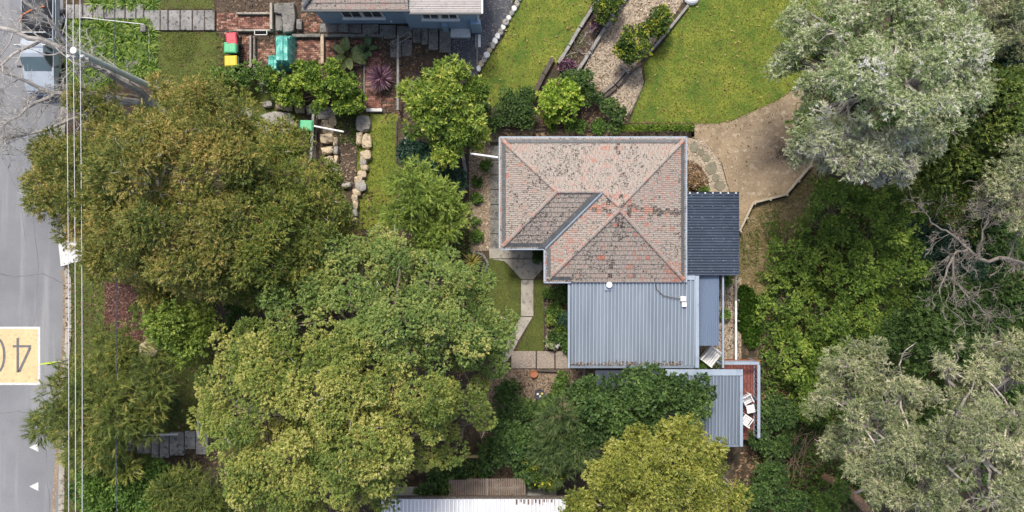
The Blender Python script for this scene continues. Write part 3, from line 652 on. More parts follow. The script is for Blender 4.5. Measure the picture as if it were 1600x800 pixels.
vt = MB().disc(P(951, 446, 3.0) - Vector((0, 0, .25)), .09, .35, 14).build('roof_vent', m_wconc, house)
MB().disc(P(952, 445, 3.1), .16, .05, 14).build('vent_cowl', m_white, vt, bevel=.01)
pbox('vent_flashing', m_bmetal, house, 944, 447, 957, 454, 2.89, 2.935)
ac = pbox('junction_box', m_white, house, 1063.5, 463, 1072, 471, 2.87, 3.0); pbox('junction_box', m_white, house, 1065.5, 472.5, 1073, 479.5, 2.86, 2.97)
cb = MB(); cb.tube([P(1063, 467, 2.96), P(1050, 465, 2.95), P(1036, 462, 2.94), P(1026, 452, 2.94), P(1024, 444, 2.96)], .02, 5); cb.build('cable', m_woodd, house)
MB().tube([P(1069, 463, 2.98), P(1069, 450, 2.98), P(1070, 440, 3.0)], .02, 5).build('cable', m_bmetd, house)
MB().tube([P(914, 574, 2.4), P(911, 585, 1.2), P(907, 600, .1)], .05, 8).build('downpipe', m_bmetd, house)
# white pole reaching off the left gutter
wp = MB().tube([P(735, 240, 3.0), P(778, 246, 3.0)], .055, 8).build('service_pole', m_white, house)
# ------------------------------------------------------------------ patio cover, side awning, studio, deck
pc = thing('patio_cover', P(1112, 365), 'dark navy corrugated patio roof on the right of the house', 'patio roof')
zp = 2.75; x0, x1 = P(1071.5, 300, zp).x, P(1155, 300, zp).x
ys = [P(0, y, zp).y for y in np.linspace(300, 430, 6)]
for k in range(5):
    mb = MB(); n = 12; ya, yb = ys[k], ys[k + 1]; pr = [(ya + (yb - ya) * i / n, .032 * math.cos(i * math.pi)) for i in range(n + 1)]
    mb.add([(x0, y, zp + h + .05 + .004 * (k % 2)) for y, h in pr] + [(x1, y, zp + h + .004 * (k % 2)) for y, h in pr], [(i, i + n + 1, i + n + 2, i + 1) for i in range(n)])
    mb.build('corrugated_sheet', m_navy, pc)
for xx in np.linspace(1080, 1147, 5):
    for yy in np.linspace(306, 424, 8):
        MB().disc(P(xx, yy, zp + .02) + Vector((0, 0, .055 * (1 - (xx - 1071) / 84))), .022, .025, 6).build('screw', plain('screw_steel', (.3, .33, .37)), pc)
for xx in np.linspace(1078, 1150, 7): pbox('ridge_clip', m_wconc, pc, xx - 1.2, 300.5, xx + 1.2, 302.5, zp - .02, zp + .075, 0)
for xx in (1076, 1113, 1150):
    A, B = P(xx, 303, zp - .1), P(xx, 428, zp - .1); MB().beam(A, B, .07, .12).build('rafter', m_dark, pc)
for xx, yy in ((1150, 306), (1150, 426)):
    c = P(xx, yy, zp); MB().box((c.x, c.y, 1.3), (.1, .1, 2.6)).build('post', m_dark, pc)
aw = thing('side_awning', P(1110, 500), 'narrow mid-blue awning beside the steel roof with an outer beam', 'awning')
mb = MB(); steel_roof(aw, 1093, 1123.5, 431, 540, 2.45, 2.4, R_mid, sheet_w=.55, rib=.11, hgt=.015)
A, B = P(1129.5, 430, 2.45), P(1129.5, 575, 2.45); MB().beam(A, B, .09, .14).build('outer_beam', m_bmetal, aw, bevel=.008)
for yy in (456, 485, 515): MB().beam(P(1118, yy, 2.3), P(1128.5, yy + 1, 2.38), .06, .1).build('bracket', m_black, aw)
for yy in (434, 570): c = P(1129.5, yy, 2.3); MB().box((c.x, c.y, 1.15), (.08, .08, 2.3)).build('post', m_bmetal, aw)
cy_ = sheet('court_gravel', [(1075, 436), (1158, 436), (1158, 562), (1075, 580)], m_path, 6); chips(cy_, [(1075, 436), (1158, 436), (1158, 562), (1075, 580)], 120, mv_bark, .09, .4, .035)
rl = thing('white_rail', P(1150, 500), 'long thin white pipe rail beside the gravel strip', 'rail')
MB().tube([P(1150, 470, .75), P(1150, 562, .75)], .06, 8).build('rail', m_white, rl); MB().tube([P(1150, 432, .73), P(1150, 470, .73)], .05, 8).build('rail', m_greyw, rl)
for yy in (436, 468, 500, 532, 560): MB().disc(P(1149, yy), .04, .72, 8).build('post', m_greyw, rl)
# bench
def local(o, c, rz): return lambda x, y, z: Vector(c) + Matrix.Rotation(rz, 3, 'Z') @ Vector((x, y, z))
bc = P(1111.5, 557, .9); bc.z = 0
bn = thing('garden_bench', bc, 'white slatted bench turned at an angle beside the awning', 'bench')
f = local(bn, bc, math.radians(52)); R52 = math.radians(52)
for i in range(5):
    MB().box(f(0, -.3 + i * .14, .92), (1.0, .12, .04), R52).build('seat_slat', m_white, bn, bevel=.008)
MB().box(f(0, .42, 1.05), (1.05, .07, .5), R52).build('backrest', m_white, bn, bevel=.015)
for sx in (-.46, .46):
    for sy in (-.3, .3): MB().box(f(sx, sy, .45), (.07, .07, .9), R52).build('leg', m_white, bn)
    MB().box(f(sx, 0, 1.1), (.07, .7, .05), R52).build('armrest', m_white, bn, bevel=.01)
# studio
sd = thing('studio', P(1060, 640), 'lower studio roof of slate-blue ribbed steel beside the red deck', 'studio')
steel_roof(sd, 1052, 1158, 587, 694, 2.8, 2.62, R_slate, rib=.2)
pbox('ridge_flashing', m_bmetal, sd, 1040, 577.5, 1161, 587, 2.7, 2.87); pbox('edge_flashing', m_bmetal, sd, 1156, 587.4, 1161, 698, 2.5, 2.86)
pbox('gutter', m_bmetd, sd, 1052, 694.4, 1155.6, 698.5, 2.5, 2.63); pbox('wall', plain('studio_wall', (.12, .14, .17)), sd, 1050, 592, 1150, 690, 0, 2.5)
pbox('lean_to_roof', plain('dark_lean_to', (.035, .045, .07)), sd, 930, 578, 1039, 604, 2.3, 2.4)
m_deck = mat('red_decking', (.2, .065, .05), (.13, .045, .036), 2.5, .55, .2, c3=(.26, .11, .085), fine=.2)
dk = thing('timber_deck', P(1160, 620), 'small red timber deck with a blue-grey railing', 'deck')
zd = .9
for i in range(11):
    a, b = 1131 + i * 5.2, 1131 + i * 5.2 + 4.7
    pbox('deck_board', m_deck, dk, a, 566, b, 680, zd - .05, zd + random.uniform(-.004, .004), 0)
for i in range(3): pbox('step_board', m_deck, dk, 1158, 681 + i * 2, 1190, 682.6 + i * 2, zd - .12 - .01 * i, zd - .06 - .01 * i, 0)
pbox('fascia', mat('rust_timber', (.3, .1, .045), (.2, .07, .035), 4, .7), dk, 1130, 563, 1188, 565.5, .3, zd - .01)
for a, b in (((1132, 567.5), (1186, 567.5)), ((1185.5, 570), (1185.5, 684))):
    A, B = P(*a, 1.9), P(*b, 1.9); MB().beam(A, B, .16, .06).build('top_rail', m_bmetal, dk, bevel=.008)
    A2, B2 = A.copy(), B.copy(); A2.z = B2.z = 1.05; MB().beam(A2, B2, .05, .05).build('bottom_rail', m_bmetal, dk)
    for i in range(1, 14):
        c = A + (B - A) * i / 14; MB().box((c.x, c.y, 1.46), (.03, .03, .82)).build('baluster', m_bmetal, dk)
for x, y in ((1132, 567.5), (1185.5, 567.5), (1185.5, 625), (1185.5, 684)):
    c = P(x, y, 1.9); MB().box((c.x, c.y, .93), (.1, .1, 1.86)).build('post', m_bmetal, dk)
for x, y in ((1135, 672), (1181, 672), (1135, 575)):
    c = P(x, y, .8); MB().box((c.x, c.y, .4), (.12, .12, .8)).build('deck_stump', m_woodd, dk)
def chair(x, y, rz, label):
    c = P(x, y, zd + .45); c.z = zd; t = thing('outdoor_chair', c, label, 'chair', 'chairs on the deck'); f = local(t, c, rz)
    for i in range(5): MB().box(f(0, -.2 + i * .1, .45), (.46, .08, .025), rz).build('seat_slat', m_white, t)
    for i in range(4): MB().box(f(-.17 + i * .113, .27, .68), (.07, .03, .42), rz).build('back_slat', m_white, t)
    MB().box(f(0, .275, .9), (.5, .05, .06), rz).build('top_rail', m_white, t, bevel=.008)
    for sx in (-.24, .24):
        MB().box(f(sx, 0, .64), (.05, .5, .03), rz).build('armrest', m_white, t)
        for sy in (-.21, .24): MB().box(f(sx, sy, .315 if sy < 0 else .44), (.04, .04, .63 if sy < 0 else .88), rz).build('leg', m_white, t)
chair(1167, 624, math.radians(28), 'white slatted deck chair above the small white table')
chair(1166, 656, math.radians(145), 'white slatted deck chair below the small white table')
tc = P(1173, 639, zd + .5); tc.z = zd
tb = thing('side_table', tc, 'small square white table between the two deck chairs', 'table'); f = local(tb, tc, .2)
for i in range(4): MB().box(f(0, -.165 + i * .11, .5), (.44, .1, .025), .2).build('top_slat', m_white, tb)
for sx in (-.19, .19):
    for sy in (-.19, .19): MB().box(f(sx, sy, .24), (.035, .035, .48), .2).build('leg', m_white, tb)
# ------------------------------------------------------------------ blue house at the top
bh = thing('blue_house', P(610, 20), 'blue weatherboard house with white windows at the top edge', 'house')
m_blue = mat('blue_weatherboard', (.29, .395, .5), (.25, .345, .45), 1.5, .6, fine=.05)
def boards(parent, x0, x1, Y, z0, z1, m, depth):
    mb = MB().box(((x0 + x1) / 2, Y + depth / 2 + .05, (z0 + z1) / 2), (x1 - x0, depth, z1 - z0)); w = mb.build('wall', m, parent); z = z0
    while z < z1 - .1:                  # lapped boards, each proud at its foot
        b = MB(); zt = min(z + .18, z1)
        b.add([(x0, Y - .0, z), (x1, Y - .0, z), (x1, Y + .03, zt), (x0, Y + .03, zt), (x0, Y + .05, z), (x1, Y + .05, z)], [(0, 1, 2, 3), (1, 0, 4, 5)])
        b.build('weatherboard', m, w); z += .18
Y1 = P(0, 38).y; Y2 = P(0, 46).y; xa, xb, xc = P(494, 0, 2).x, P(641, 0, 0).x, P(748, 0, 1).x
boards(bh, xa, xb, Y1, .15, 3.95, m_blue, 8); boards(bh, xb + .01, xc, Y2, .0, 3.9, m_blue, 8)
def win(x0, x1, ya, yb, Y):
    k = 400 - ya; z1 = H - Y * S * H / k; z0 = H - Y * S * H / (400 - yb); zm = (z0 + z1) / 2
    X0, X1 = P(x0, 0, zm).x, P(x1, 0, zm).x
    w = MB().box(((X0 + X1) / 2, Y - .03, zm), (X1 - X0, .08, z1 - z0)).build('window', m_white, bh, bevel=.01)
    for s in (0, 1):
        m_ = (X1 - X0) / 2; MB().box((X0 + m_ * (s + .5), Y - .06, zm), (m_ - .2, .05, z1 - z0 - .3)).build('pane', m_glass, w)
        MB().box((X0 + m_ * (s + .5), Y - .09, zm), (.05, .03, z1 - z0 - .3)).build('glazing_bar', m_white, w)
    MB().box(((X0 + X1) / 2, Y - .09, z0 - .02), (X1 - X0 + .12, .18, .06)).build('sill', m_white, w)
win(533, 598, 14.5, 26, Y1); win(658, 716, 18, 28, Y2)
c = P(696, 40, .6); MB().box((c.x, Y2 - .08, .62), (.3, .2, 1.2)).build('meter_box', m_blue, bh); c = P(720, 48); MB().box((c.x, Y2 - .25, .12), (1.1, .5, .24)).build('door_step', m_wconc, bh, bevel=.015)
c = P(742, 45); MB().box((c.x + .1, Y2 - .1, .9), (.55, .25, 1.8)).build('corner_pier', m_blue, bh)
MB().box((P(748, 40, 1).x, Y2 - .02, 1.9), (.08, .08, 3.8)).build('downpipe', m_white, bh)
c = P(612, 33, .6); MB().disc((c.x, Y1 - .05, .7), .06, .05, 8).build('tap', m_white, bh)
za = 4.05; ya = P(0, 14.5, za).y; xl, xr = P(472, 0, za).x, P(638, 0, za).x
mb = MB(); steps = 30; TPb = math.tan(math.radians(22)); vals = []; V = []
for j in range(14):                     # tiled hip roof, courses as lapped strips of single tiles
    for i in range(int((xr - xl) / .25) + 1):
        X0, X1 = xl + i * .25, min(xl + (i + 1) * .25 - .008, xr); b0, b1 = j * .3 - .02, (j + 1) * .3
        if X0 < xl + b1 * .9 or X1 > xr - b1 * .05: 
            if X0 < xl + b0 * .9: continue
        V.append([(X0, ya + b0, za + b0 * TPb + .05), (X1, ya + b0, za + b0 * TPb + .05), (X1, ya + b1, za + b1 * TPb + .01), (X0, ya + b1, za + b1 * TPb + .01)]); vals.append(.5 + (random.random() - .5) * .35)
tag(np_mesh('tile_field', np.array(V), 4, mv_tile, vals, bh, wloc(bh)), kind='stuff')
MB().add([(xl, ya, za), (xr, ya, za), (xr, ya + 4.3, za + 4.3 * TPb), (xl + 4, ya + 4.3, za + 4.3 * TPb)], [(0, 1, 2, 3)]).build('roof_deck', m_woodd, bh)
MB().add([(xl, ya, za), (xl + 4, ya + 4.3, za + 4.3 * TPb), (xl, ya + 8.6, za)], [(0, 1, 2)]).build('roof_deck', m_guard, bh)
MB().beam((xl - .05, ya - .06, za - .03), (xr + .05, ya - .06, za - .03), .12, .12).build('gutter', m_dark, bh)
for a, b in (((xl + .1, ya + .1, za + .09), (xl + 4, ya + 4.3, za + 4.3 * TPb + .09)),):
    A, B = Vector(a), Vector(b); n = 14
    for i in range(n): MB().tube([A + (B - A) * i / n, A + (B - A) * (i + 1.08) / n], [.12, .1], 8).build('ridge_tile', m_guard, bh)
zb_ = 3.95; m_tin = mat('beige_tin', (.4, .37, .35), (.34, .315, .3), 1.5, .5, c3=(.28, .26, .25))
X0, X1 = P(639, 0, zb_).x, P(752, 0, zb_).x; yb0 = P(0, 19.5, zb_).y
for k in range(5):                      # sheets with ribs running across the picture
    mb = MB(); n = 7; a0 = yb0 + k * .8; pr = []
    for i in range(n): q = a0 + i * .8 / n; pr += [(q, 0), (q + .07, 0), (q + .08, .025), (q + .105, .025)]
    pr.append((a0 + .8, 0)); kk = len(pr)
    mb.add([(X0, q, zb_ + h + (q - yb0) * .06) for q, h in pr] + [(X1, q, zb_ + h + (q - yb0) * .06) for q, h in pr], [(i, i + kk, i + kk + 1, i + 1) for i in range(kk - 1)])
    mb.build('roof_sheet', m_tin, bh)
MB().beam((X0, yb0 - .05, zb_ - .04), (X1 + .05, yb0 - .05, zb_ - .04), .1, .12).build('gutter', m_dark, bh)
MB().beam((X1 + .05, yb0 - .05, zb_ - .02), (X1 + .05, yb0 + 4, zb_ + .2), .08, .12).build('barge_board', m_white, bh)
# ------------------------------------------------------------------ neighbour roofs at the bottom
nb = thing('white_roofed_house', P(745, 900), 'white ribbed steel roof cut off by the bottom edge', 'house')
m_wtin = mat('white_tin', (.66, .67, .69), (.56, .57, .59), 1.3, .5, c3=(.47, .46, .45))
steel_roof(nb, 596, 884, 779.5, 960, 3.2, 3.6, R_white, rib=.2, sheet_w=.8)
pbox('gutter', m_woodd, nb, 596, 775.8, 884, 779.2, 3.0, 3.2); pbox('wall', m_wall, nb, 606, 786, 872, 940, 0, 3.0)
for i in range(17):
    x = 806 + i * 3.6 + random.random(); pbox('rust_streak', mat('rust_flake', (.16, .1, .08), (.1, .065, .055), 6, .9), nb, x, 780.5, x + 1.8 + random.random(), 784 + random.random() * 6, 3.2, 3.245, 0)
ps_ = thing('slatted_shed_roof', P(762, 764), 'brown slatted lean-to roof just above the white roof', 'shed roof')
mv_slat = mat('brown_slats', (.2, .155, .125), (.13, .1, .08), 3, .8, fine=.15)
for i in range(34):
    x = 701 + i * 3.55; pbox('slat', mv_slat, ps_, x, 748 + (2 if i < 8 else 0), x + 2.7, 775, 2.35, 2.4 + random.uniform(-.006, .006), 0)
for yy in (750, 773): pbox('batten', m_woodd, ps_, 700, yy, 822, yy + 2, 2.24, 2.33, 0)
pbox('batten', m_greyw, ps_, 760.5, 748, 762, 778, 2.42, 2.47, 0)
for xx in (704, 818): pbox('post', m_woodd, ps_, xx, 752, xx + 3, 755, 0, 2.22, 0)
tag(pbox('timber_beam', mat('ochre_beam', (.28, .21, .09), (.2, .15, .07), 4, .8), None, 718, 712, 752, 716, 1.4, 1.6), 'ochre timber beam poking out beside the yellow-green tree', 'beam')
tag(pbox('fallen_board', m_greyw, None, 820, 776, 868, 779, 2.6, 2.68), 'thin pale board lying along the dark gap by the gutter', 'board')

# ------------------------------------------------------------------ vehicle
def mirror_strip(mb, secs):            # loft of closed sections
    n = len(secs[0]); b = len(mb.v)
    for s in secs: mb.v += [tuple(p) for p in s]
    for i in range(len(secs) - 1):
        for k in range(n):
            k2 = (k + 1) % n; mb.f.append((b + i * n + k, b + i * n + k2, b + (i + 1) * n + k2, b + (i + 1) * n + k))
    mb.f.append(tuple(b + k for k in range(n))[::-1]); mb.f.append(tuple(b + (len(secs) - 1) * n + k for k in range(n)))
c0 = P(77, 149); ut = thing('utility_truck', (c0.x, c0.y + 2.6, 0), 'silver-blue utility with a black tarp over its tray', 'utility truck')
U = lambda u, v, z: Vector((c0.x + u, c0.y + v, z))      # u to the right, v back from the nose
m_silver = mat('silver_paint', (.36, .405, .46), (.3, .345, .4), .9, .28, spec=.6, c3=(.36, .4, .45), metal=.15)
def sect(v, hw, z0, z1, crown=.04, inset=.06):
    return [U(-hw + .03, v, z0), U(-hw, v, (z0 + z1) / 2), U(-hw + inset, v, z1), U(-hw * .5, v, z1 + crown * .8), U(0, v, z1 + crown), U(hw * .5, v, z1 + crown * .8), U(hw - inset, v, z1), U(hw, v, (z0 + z1) / 2), U(hw - .03, v, z0)]
mb = MB(); mirror_strip(mb, [sect(0, .66, .42, .72), sect(.08, .8, .36, .84), sect(.35, .86, .34, .93), sect(.9, .88, .34, 1.0), sect(1.2, .89, .34, 1.03), sect(2.85, .9, .34, 1.06, 0), sect(2.9, .9, .36, 1.06, 0)])
body = mb.build('body', m_silver, ut, smooth=False)
mb = MB()
for s_ in (-1, 1): mb.beam(U(s_ * .3, .15, .93), U(s_ * .42, 1.1, 1.055), .03, .02)
mb.build('bonnet_crease', m_silver, body)
mb = MB(); g = lambda v, hb, ht, zb, zt: [U(-hb, v, zb), U(-ht, v, zt), U(ht, v, zt), U(hb, v, zb)]
mirror_strip(mb, [g(1.12, .74, .72, 1.0, 1.04), g(1.75, .8, .62, 1.02, 1.62), g(1.95, .81, .61, 1.02, 1.67), g(2.55, .81, .61, 1.02, 1.66), g(2.8, .8, .64, 1.02, 1.5), g(2.84, .8, .78, 1.02, 1.08)])
cabn = mb.build('cab', m_silver, ut, bevel=.015)
mb = MB(); mb.add([U(-.72, 1.12, 1.075), U(.72, 1.12, 1.075), U(.57, 1.74, 1.655), U(-.57, 1.74, 1.655)], [(0, 1, 2, 3)]); mb.build('windscreen', plain('screen_glass', (.14, .2, .21), .06, .9), ut)
for s_ in (-1, 1):
    for (va, vb) in ((1.5, 2.05), (2.12, 2.6)):
        k = lambda z: .815 - (.815 - .62) * (z - 1.02) / .64
        q = [U(s_ * (k(1.1) + .012), va if va > 1.6 else 1.32, 1.1), U(s_ * (k(1.1) + .012), vb, 1.1), U(s_ * (k(1.56) + .012), vb, 1.56), U(s_ * (k(1.56) + .012), va + .2, 1.56)]
        MB().add(q if s_ > 0 else q[::-1], [(0, 1, 2, 3)]).build('side_window', m_glass, ut)
    MB().box(U(s_ * 1.0, 1.35, 1.1), (.2, .1, .15)).build('wing_mirror', m_black, ut, bevel=.02)
    MB().box(U(s_ * .62, .05, .68), (.3, .12, .16)).build('headlight', plain('lamp_glass', (.6, .62, .64), .1, .8), ut, bevel=.02)
    for v in (.85, 4.15):
        w = MB().tube([U(s_ * .72, v, .34), U(s_ * .93, v, .34)], .34, 20).build('wheel', m_black, ut); MB().tube([U(s_ * .93, v, .34), U(s_ * .94, v, .34)], .2, 12).build('rim', m_silver, w)
    MB().box(U(s_ * .93, 3.98, .86), (.05, 2.2, .38)).build('tray_side', m_silver, ut, bevel=.012)
MB().box(U(0, -.03, .5), (1.5, .16, .26)).build('bumper', m_silver, ut, bevel=.03); MB().box(U(0, 0, .72), (.8, .06, .14)).build('grille', m_black, ut)
MB().box(U(0, 4.0, .62), (1.8, 2.25, .14)).build('tray', m_dark, ut)
mb = MB(); nn = 14
for j in range(nn + 1):
    for i in range(nn + 1):
        u, v = -.88 + 1.76 * i / nn, 2.98 + 2.15 * j / nn; e = min(i, nn - i, j, nn - j) / nn
        mb.v.append(tuple(U(u, v, 1.02 + .5 * min(1, e * 4) ** .6 + .09 * mnoise.noise(Vector((u * 2.4, v * 2.1, 0))))))
mb.f = [(j * (nn + 1) + i, j * (nn + 1) + i + 1, (j + 1) * (nn + 1) + i + 1, (j + 1) * (nn + 1) + i) for j in range(nn) for i in range(nn)]
mb.build('tarp', mat('black_tarp', (.03, .033, .037), (.022, .024, .028), 2, .5), ut, smooth=True)
m_strap = plain('orange_strap', (.75, .2, .05)); MB().tube([U(-.95, 3.75, 1.1), U(-.5, 4.05, 1.58), U(.1, 4.35, 1.62), U(.6, 4.5, 1.5)], .03, 5).build('strap', m_strap, ut)
for v in (2.35, 3.02):
    mb = MB().tube([U(-.85, v, 1.82), U(.85, v, 1.82)], .03, 6)
    for s_ in (-.8, .8): mb.tube([U(s_, v, 1.05), U(s_, v, 1.82)], .025, 6)
    mb.build('rack_bar', m_wconc, ut)
MB().tube([U(.93, 2.3, 1.3), U(.95, 5.0, 1.3)], .035, 6).build('side_rail', m_gutter, ut)

# ------------------------------------------------------------------ power pole, wires, sign
m_pole = mat('grey_green_pole', (.64, .68, .61), (.52, .56, .5), 2, .8, fine=.12)
b0 = P(252, 143); pl = thing('power_pole', b0, 'tall grey power pole leaning out of view above the strappy bed', 'power pole')
MB().tube([b0, b0 + Vector((0, 0, 9))], [.17, .14], 14).build('pole', m_pole, pl)
MB().disc(b0 + Vector((0, 0, 9.0)), .15, .04, 14).build('pole_cap', m_wconc, pl)
zc = 8.75; wx = [P(107.5, 0, zc).x, P(118, 0, zc).x, P(128.5, 0, zc).x]
MB().beam((wx[0] - .1, b0.y - .16, zc - .12), (wx[2] + .25, b0.y - .3, zc - .12), .1, .12).build('crossarm', m_greyw, pl)
for x in wx:
    i_ = MB().disc((x, b0.y - .2, zc - .06), .1, .14, 10, .07).build('insulator', m_wconc, pl)
zl = 5.1; lx = P(184, 0, zl).x
MB().beam((b0.x, b0.y, zl), (lx - .1, b0.y, zl), .06, .06).build('lower_bracket', m_wconc, pl); MB().disc((lx, b0.y, zl), .08, .15, 8).build('insulator', m_wconc, pl)
MB().beam((b0.x + .1, b0.y - .05, .25), (b0.x + .7, b0.y - .15, .15), .05, .05).build('stay_bracket', m_wconc, pl)
m_wire = plain('bright_wire', (.62, .63, .64), .4); m_cable = plain('blue_black_cable', (.05, .06, .1), .5)
def wire(x, z, r, m, label):
    pts = [(x + (.12 if y > 10 else 0) * (y - 10) / 6, y, z + .12 - .25 * (1 - ((y + 8) / 20) ** 2)) for y in np.linspace(-28, 30, 30)]
    pts = [(p[0], p[1], p[2] + .13 if True else 0) for p in pts]
    tag(MB().tube(pts, r, 5).build('power_line', m), label, 'power line', 'lines along the street')
for x, lab in zip(wx, ('pale overhead wire nearest the road', 'middle of the three pale overhead wires', 'pale overhead wire farthest from the road')): wire(x, zc, .014, m_wire, lab)
wire(lx, zl + .1, .014, m_cable, 'single dark overhead cable right of the pale wires')
sb_ = P(117, 560); sg = thing('street_sign', sb_, 'fluorescent yellow-green warning sign on a post by the kerb', 'sign')
MB().disc(sb_, .035, 2.75, 10).build('post', m_greyw, sg)
m_fluo = plain('fluoro_sign', (.55, .72, .04)); MB().box(sb_ + Vector((-.08, .05, 2.3)), (.75, .03, .75), .06).build('sign_plate', m_fluo, sg, bevel=.008)
MB().box(sb_ + Vector((-.08, .03, 1.72)), (.6, .025, .32), .06).build('lower_plate', m_wconc, sg, bevel=.006)

# ------------------------------------------------------------------ bins, tarp heap
def bin_(x, y, col, rz, label):
    c = P(x, y, 1.05); c.z = 0; t = thing('wheelie_bin', c, label, 'bin', 'wheelie bins'); f = local(t, c, rz)
    m_body = plain('bin_green', (.02, .05, .035), .5); m_lid = plain('lid_%s' % label.split()[0], col, .45)
    mb = MB(); a = [(-.21, -.24), (.21, -.24), (.21, .24), (-.21, .24)]; b_ = [(-.28, -.33), (.28, -.33), (.28, .33), (-.28, .33)]
    mb.add([f(*p, .06) for p in a] + [f(*p, .96) for p in b_], [(3, 2, 1, 0), (4, 5, 6, 7)] + [(i, (i + 1) % 4, 4 + (i + 1) % 4, 4 + i) for i in range(4)]); mb.build('body', m_body, t, bevel=.02)
    mb = MB(); lo_ = [(-.3, -.36), (.3, -.36), (.3, .34), (-.3, .34)]; hi_ = [(-.24, -.28), (.24, -.28), (.24, .26), (-.24, .26)]
    mb.add([f(*p, .965) for p in lo_] + [f(*p, 1.0) for p in lo_] + [f(*p, 1.06) for p in hi_], [(3, 2, 1, 0), (8, 9, 10, 11)] + [(k * 4 + i, k * 4 + (i + 1) % 4, k * 4 + 4 + (i + 1) % 4, k * 4 + 4 + i) for k in (0, 1) for i in range(4)])
    ld = mb.build('lid', m_lid, t, bevel=.015); MB().box(f(0, -.1, 1.062), (.3, .05, .02), rz).build('lid_rib', m_lid, ld)
    MB().box(f(0, .4, .98), (.5, .05, .05), rz).build('handle', m_body, t, bevel=.01)
    for s_ in (-.24, .24): MB().tube([f(s_ - .03, .3, .11), f(s_ + .03, .3, .11)], .1, 12).build('wheel', m_black, t)
bin_(361, 60, (.5, .06, .08), math.radians(5), 'red lidded bin at the top of the three bins')
bin_(359.5, 74, (.1, .43, .21), math.radians(-91), 'green lidded bin between the red and yellow bins')
bin_(360.5, 95, (.62, .45, .03), math.radians(-88), 'yellow lidded bin at the bottom of the three bins')
bin_(478, 196, (.11, .46, .23), math.radians(88), 'green lidded bin alone beside the white timber frame')
m_teal = mat('teal_tarp', (.08, .37, .31), (.06, .29, .25), 2.2, .42, c3=(.14, .46, .4), spec=.5)
def tarp(parent, x0, x1, y0, y1, zt, n=16, seed=0):
    mb = MB()
    for j in range(n + 1):
        for i in range(n + 1):
            a, b = i / n, j / n; e = min(a, 1 - a, b, 1 - b); c = P(x0 + (x1 - x0) * a, y0 + (y1 - y0) * b, zt * .6)
            k = min(1, e * 6) ** .45; out_ = (1 - k) * .12
            q = Vector((c.x + (a - .5) * out_, c.y + (.5 - b) * out_, 0)); nz = mnoise.noise(Vector((a * 3.2 + seed, b * 4.2, 0)))
            fold = .03 * math.sin((a - b) * 34 + nz * 5) * (1.2 - k)
            mb.v.append((q.x + fold, q.y + fold, .03 + zt * k + .09 * nz * k + (.06 if abs(a - .5) < .1 else 0) * k))
    mb.f = [(j * (n + 1) + i, (j + 1) * (n + 1) + i, (j + 1) * (n + 1) + i + 1, j * (n + 1) + i + 1) for j in range(n) for i in range(n)]
    o = mb.build('cover', m_teal, parent); return o
th = thing('tarp_covered_heap', P(438, 84), 'teal tarp draped over a tall boxy shape on the terrace', 'tarp')
tarp(th, 431, 457, 54, 106, 1.1, 18)
th2 = thing('tarp_bundle', P(428, 98), 'crumpled smaller teal tarp bundle left of the tall one', 'tarp'); tarp(th2, 419, 436, 86, 114, .6, 12, 4)
tag(MB().tube([P(440, 96, 1.3), P(441, 112, .3)], .015, 5).build('tie_cord', m_white), 'thin pale cord hanging down the teal tarp', 'cord')

# ------------------------------------------------------------------ rocks, sleepers, fences
def rock(c, rx, ry, rz_, m, name='stone', parent=None, ang=0, seed=0):
    bm = bmesh.new(); bmesh.ops.create_icosphere(bm, subdivisions=2, radius=1)
    for v in bm.verts:
        d = v.co.normalized(); q = Vector((round(d.x * 1.4) / 1.4, round(d.y * 1.4) / 1.4, round(d.z * 1.4) / 1.4))
        d = (d * .55 + q * .45) * (1 + .22 * mnoise.noise(d * 1.7 + Vector((seed * 3.1, seed, 0))))
        d = Vector((d.x * rx, d.y * ry, d.z * rz_)); d = Matrix.Rotation(ang, 3, 'Z') @ d; v.co = d + Vector(c) + Vector((0, 0, rz_ * .45))
    mb = MB(); bm.verts.ensure_lookup_table(); mb.v = [tuple(v.co) for v in bm.verts]; mb.f = [tuple(v.index for v in f.verts) for f in bm.faces]; bm.free()
    return mb.build(name, m, parent)
def rockwall(label, items, m=m_stone, base=None):
    c = P(items[0][0], items[0][1]); t = thing('rock_wall', c, label, 'rock wall')
    for i, (x, y, w, h) in enumerate(items):
        rock(P(x, y), w / S / 2 * 1.16, h / S / 2 * 1.2, .28 + .12 * random.random(), m if i % 4 else m_rock, 'stone', t, random.uniform(-.15, .15), i + len(label))
rockwall('curved line of sandstone boulders left of the middle lawn', [(569, 194, 24, 26), (574, 222, 17, 24), (563, 218, 10, 22), (573, 244, 18, 16), (569, 254, 12, 12), (571, 263, 13, 10), (567, 273, 14, 13), (562, 282, 14, 12), (565, 291, 18, 18), (559, 301, 13, 14), (556, 310, 11, 14), (557, 321, 9, 14), (557, 333, 8, 13), (556, 346, 10, 12)])
rockwall('sandstone boulders stepping up beside the timber frame', [(511, 178, 30, 20), (521, 190, 12, 18), (512, 217, 22, 16), (526, 222, 8, 14), (527, 236, 8, 14), (513, 236, 20, 12), (516, 252, 16, 14), (527, 251, 7, 16), (526, 268, 9, 18), (530, 278, 8, 14), (518, 272, 14, 16), (519, 289, 18, 10), (543, 290, 16, 8)])
rockwall('row of brown rocks under the leafy green hedge', [(420, 164, 16, 10), (438, 166, 12, 12), (452, 167, 15, 15), (470, 169, 16, 18), (488, 172, 18, 16), (445, 170, 7, 7)])
slab = rock(P(432, 196), 1.25, .85, .18, m_rock, 'rock_slab', None, .15, 3); tag(slab, 'flat pale rock slab left of the lone green bin', 'rock')
slab = rock(P(385, 180), .5, .35, .15, m_rock, 'rock_slab', None, .5, 5); tag(slab, 'small pale flat rock peeping through the olive tree', 'rock')
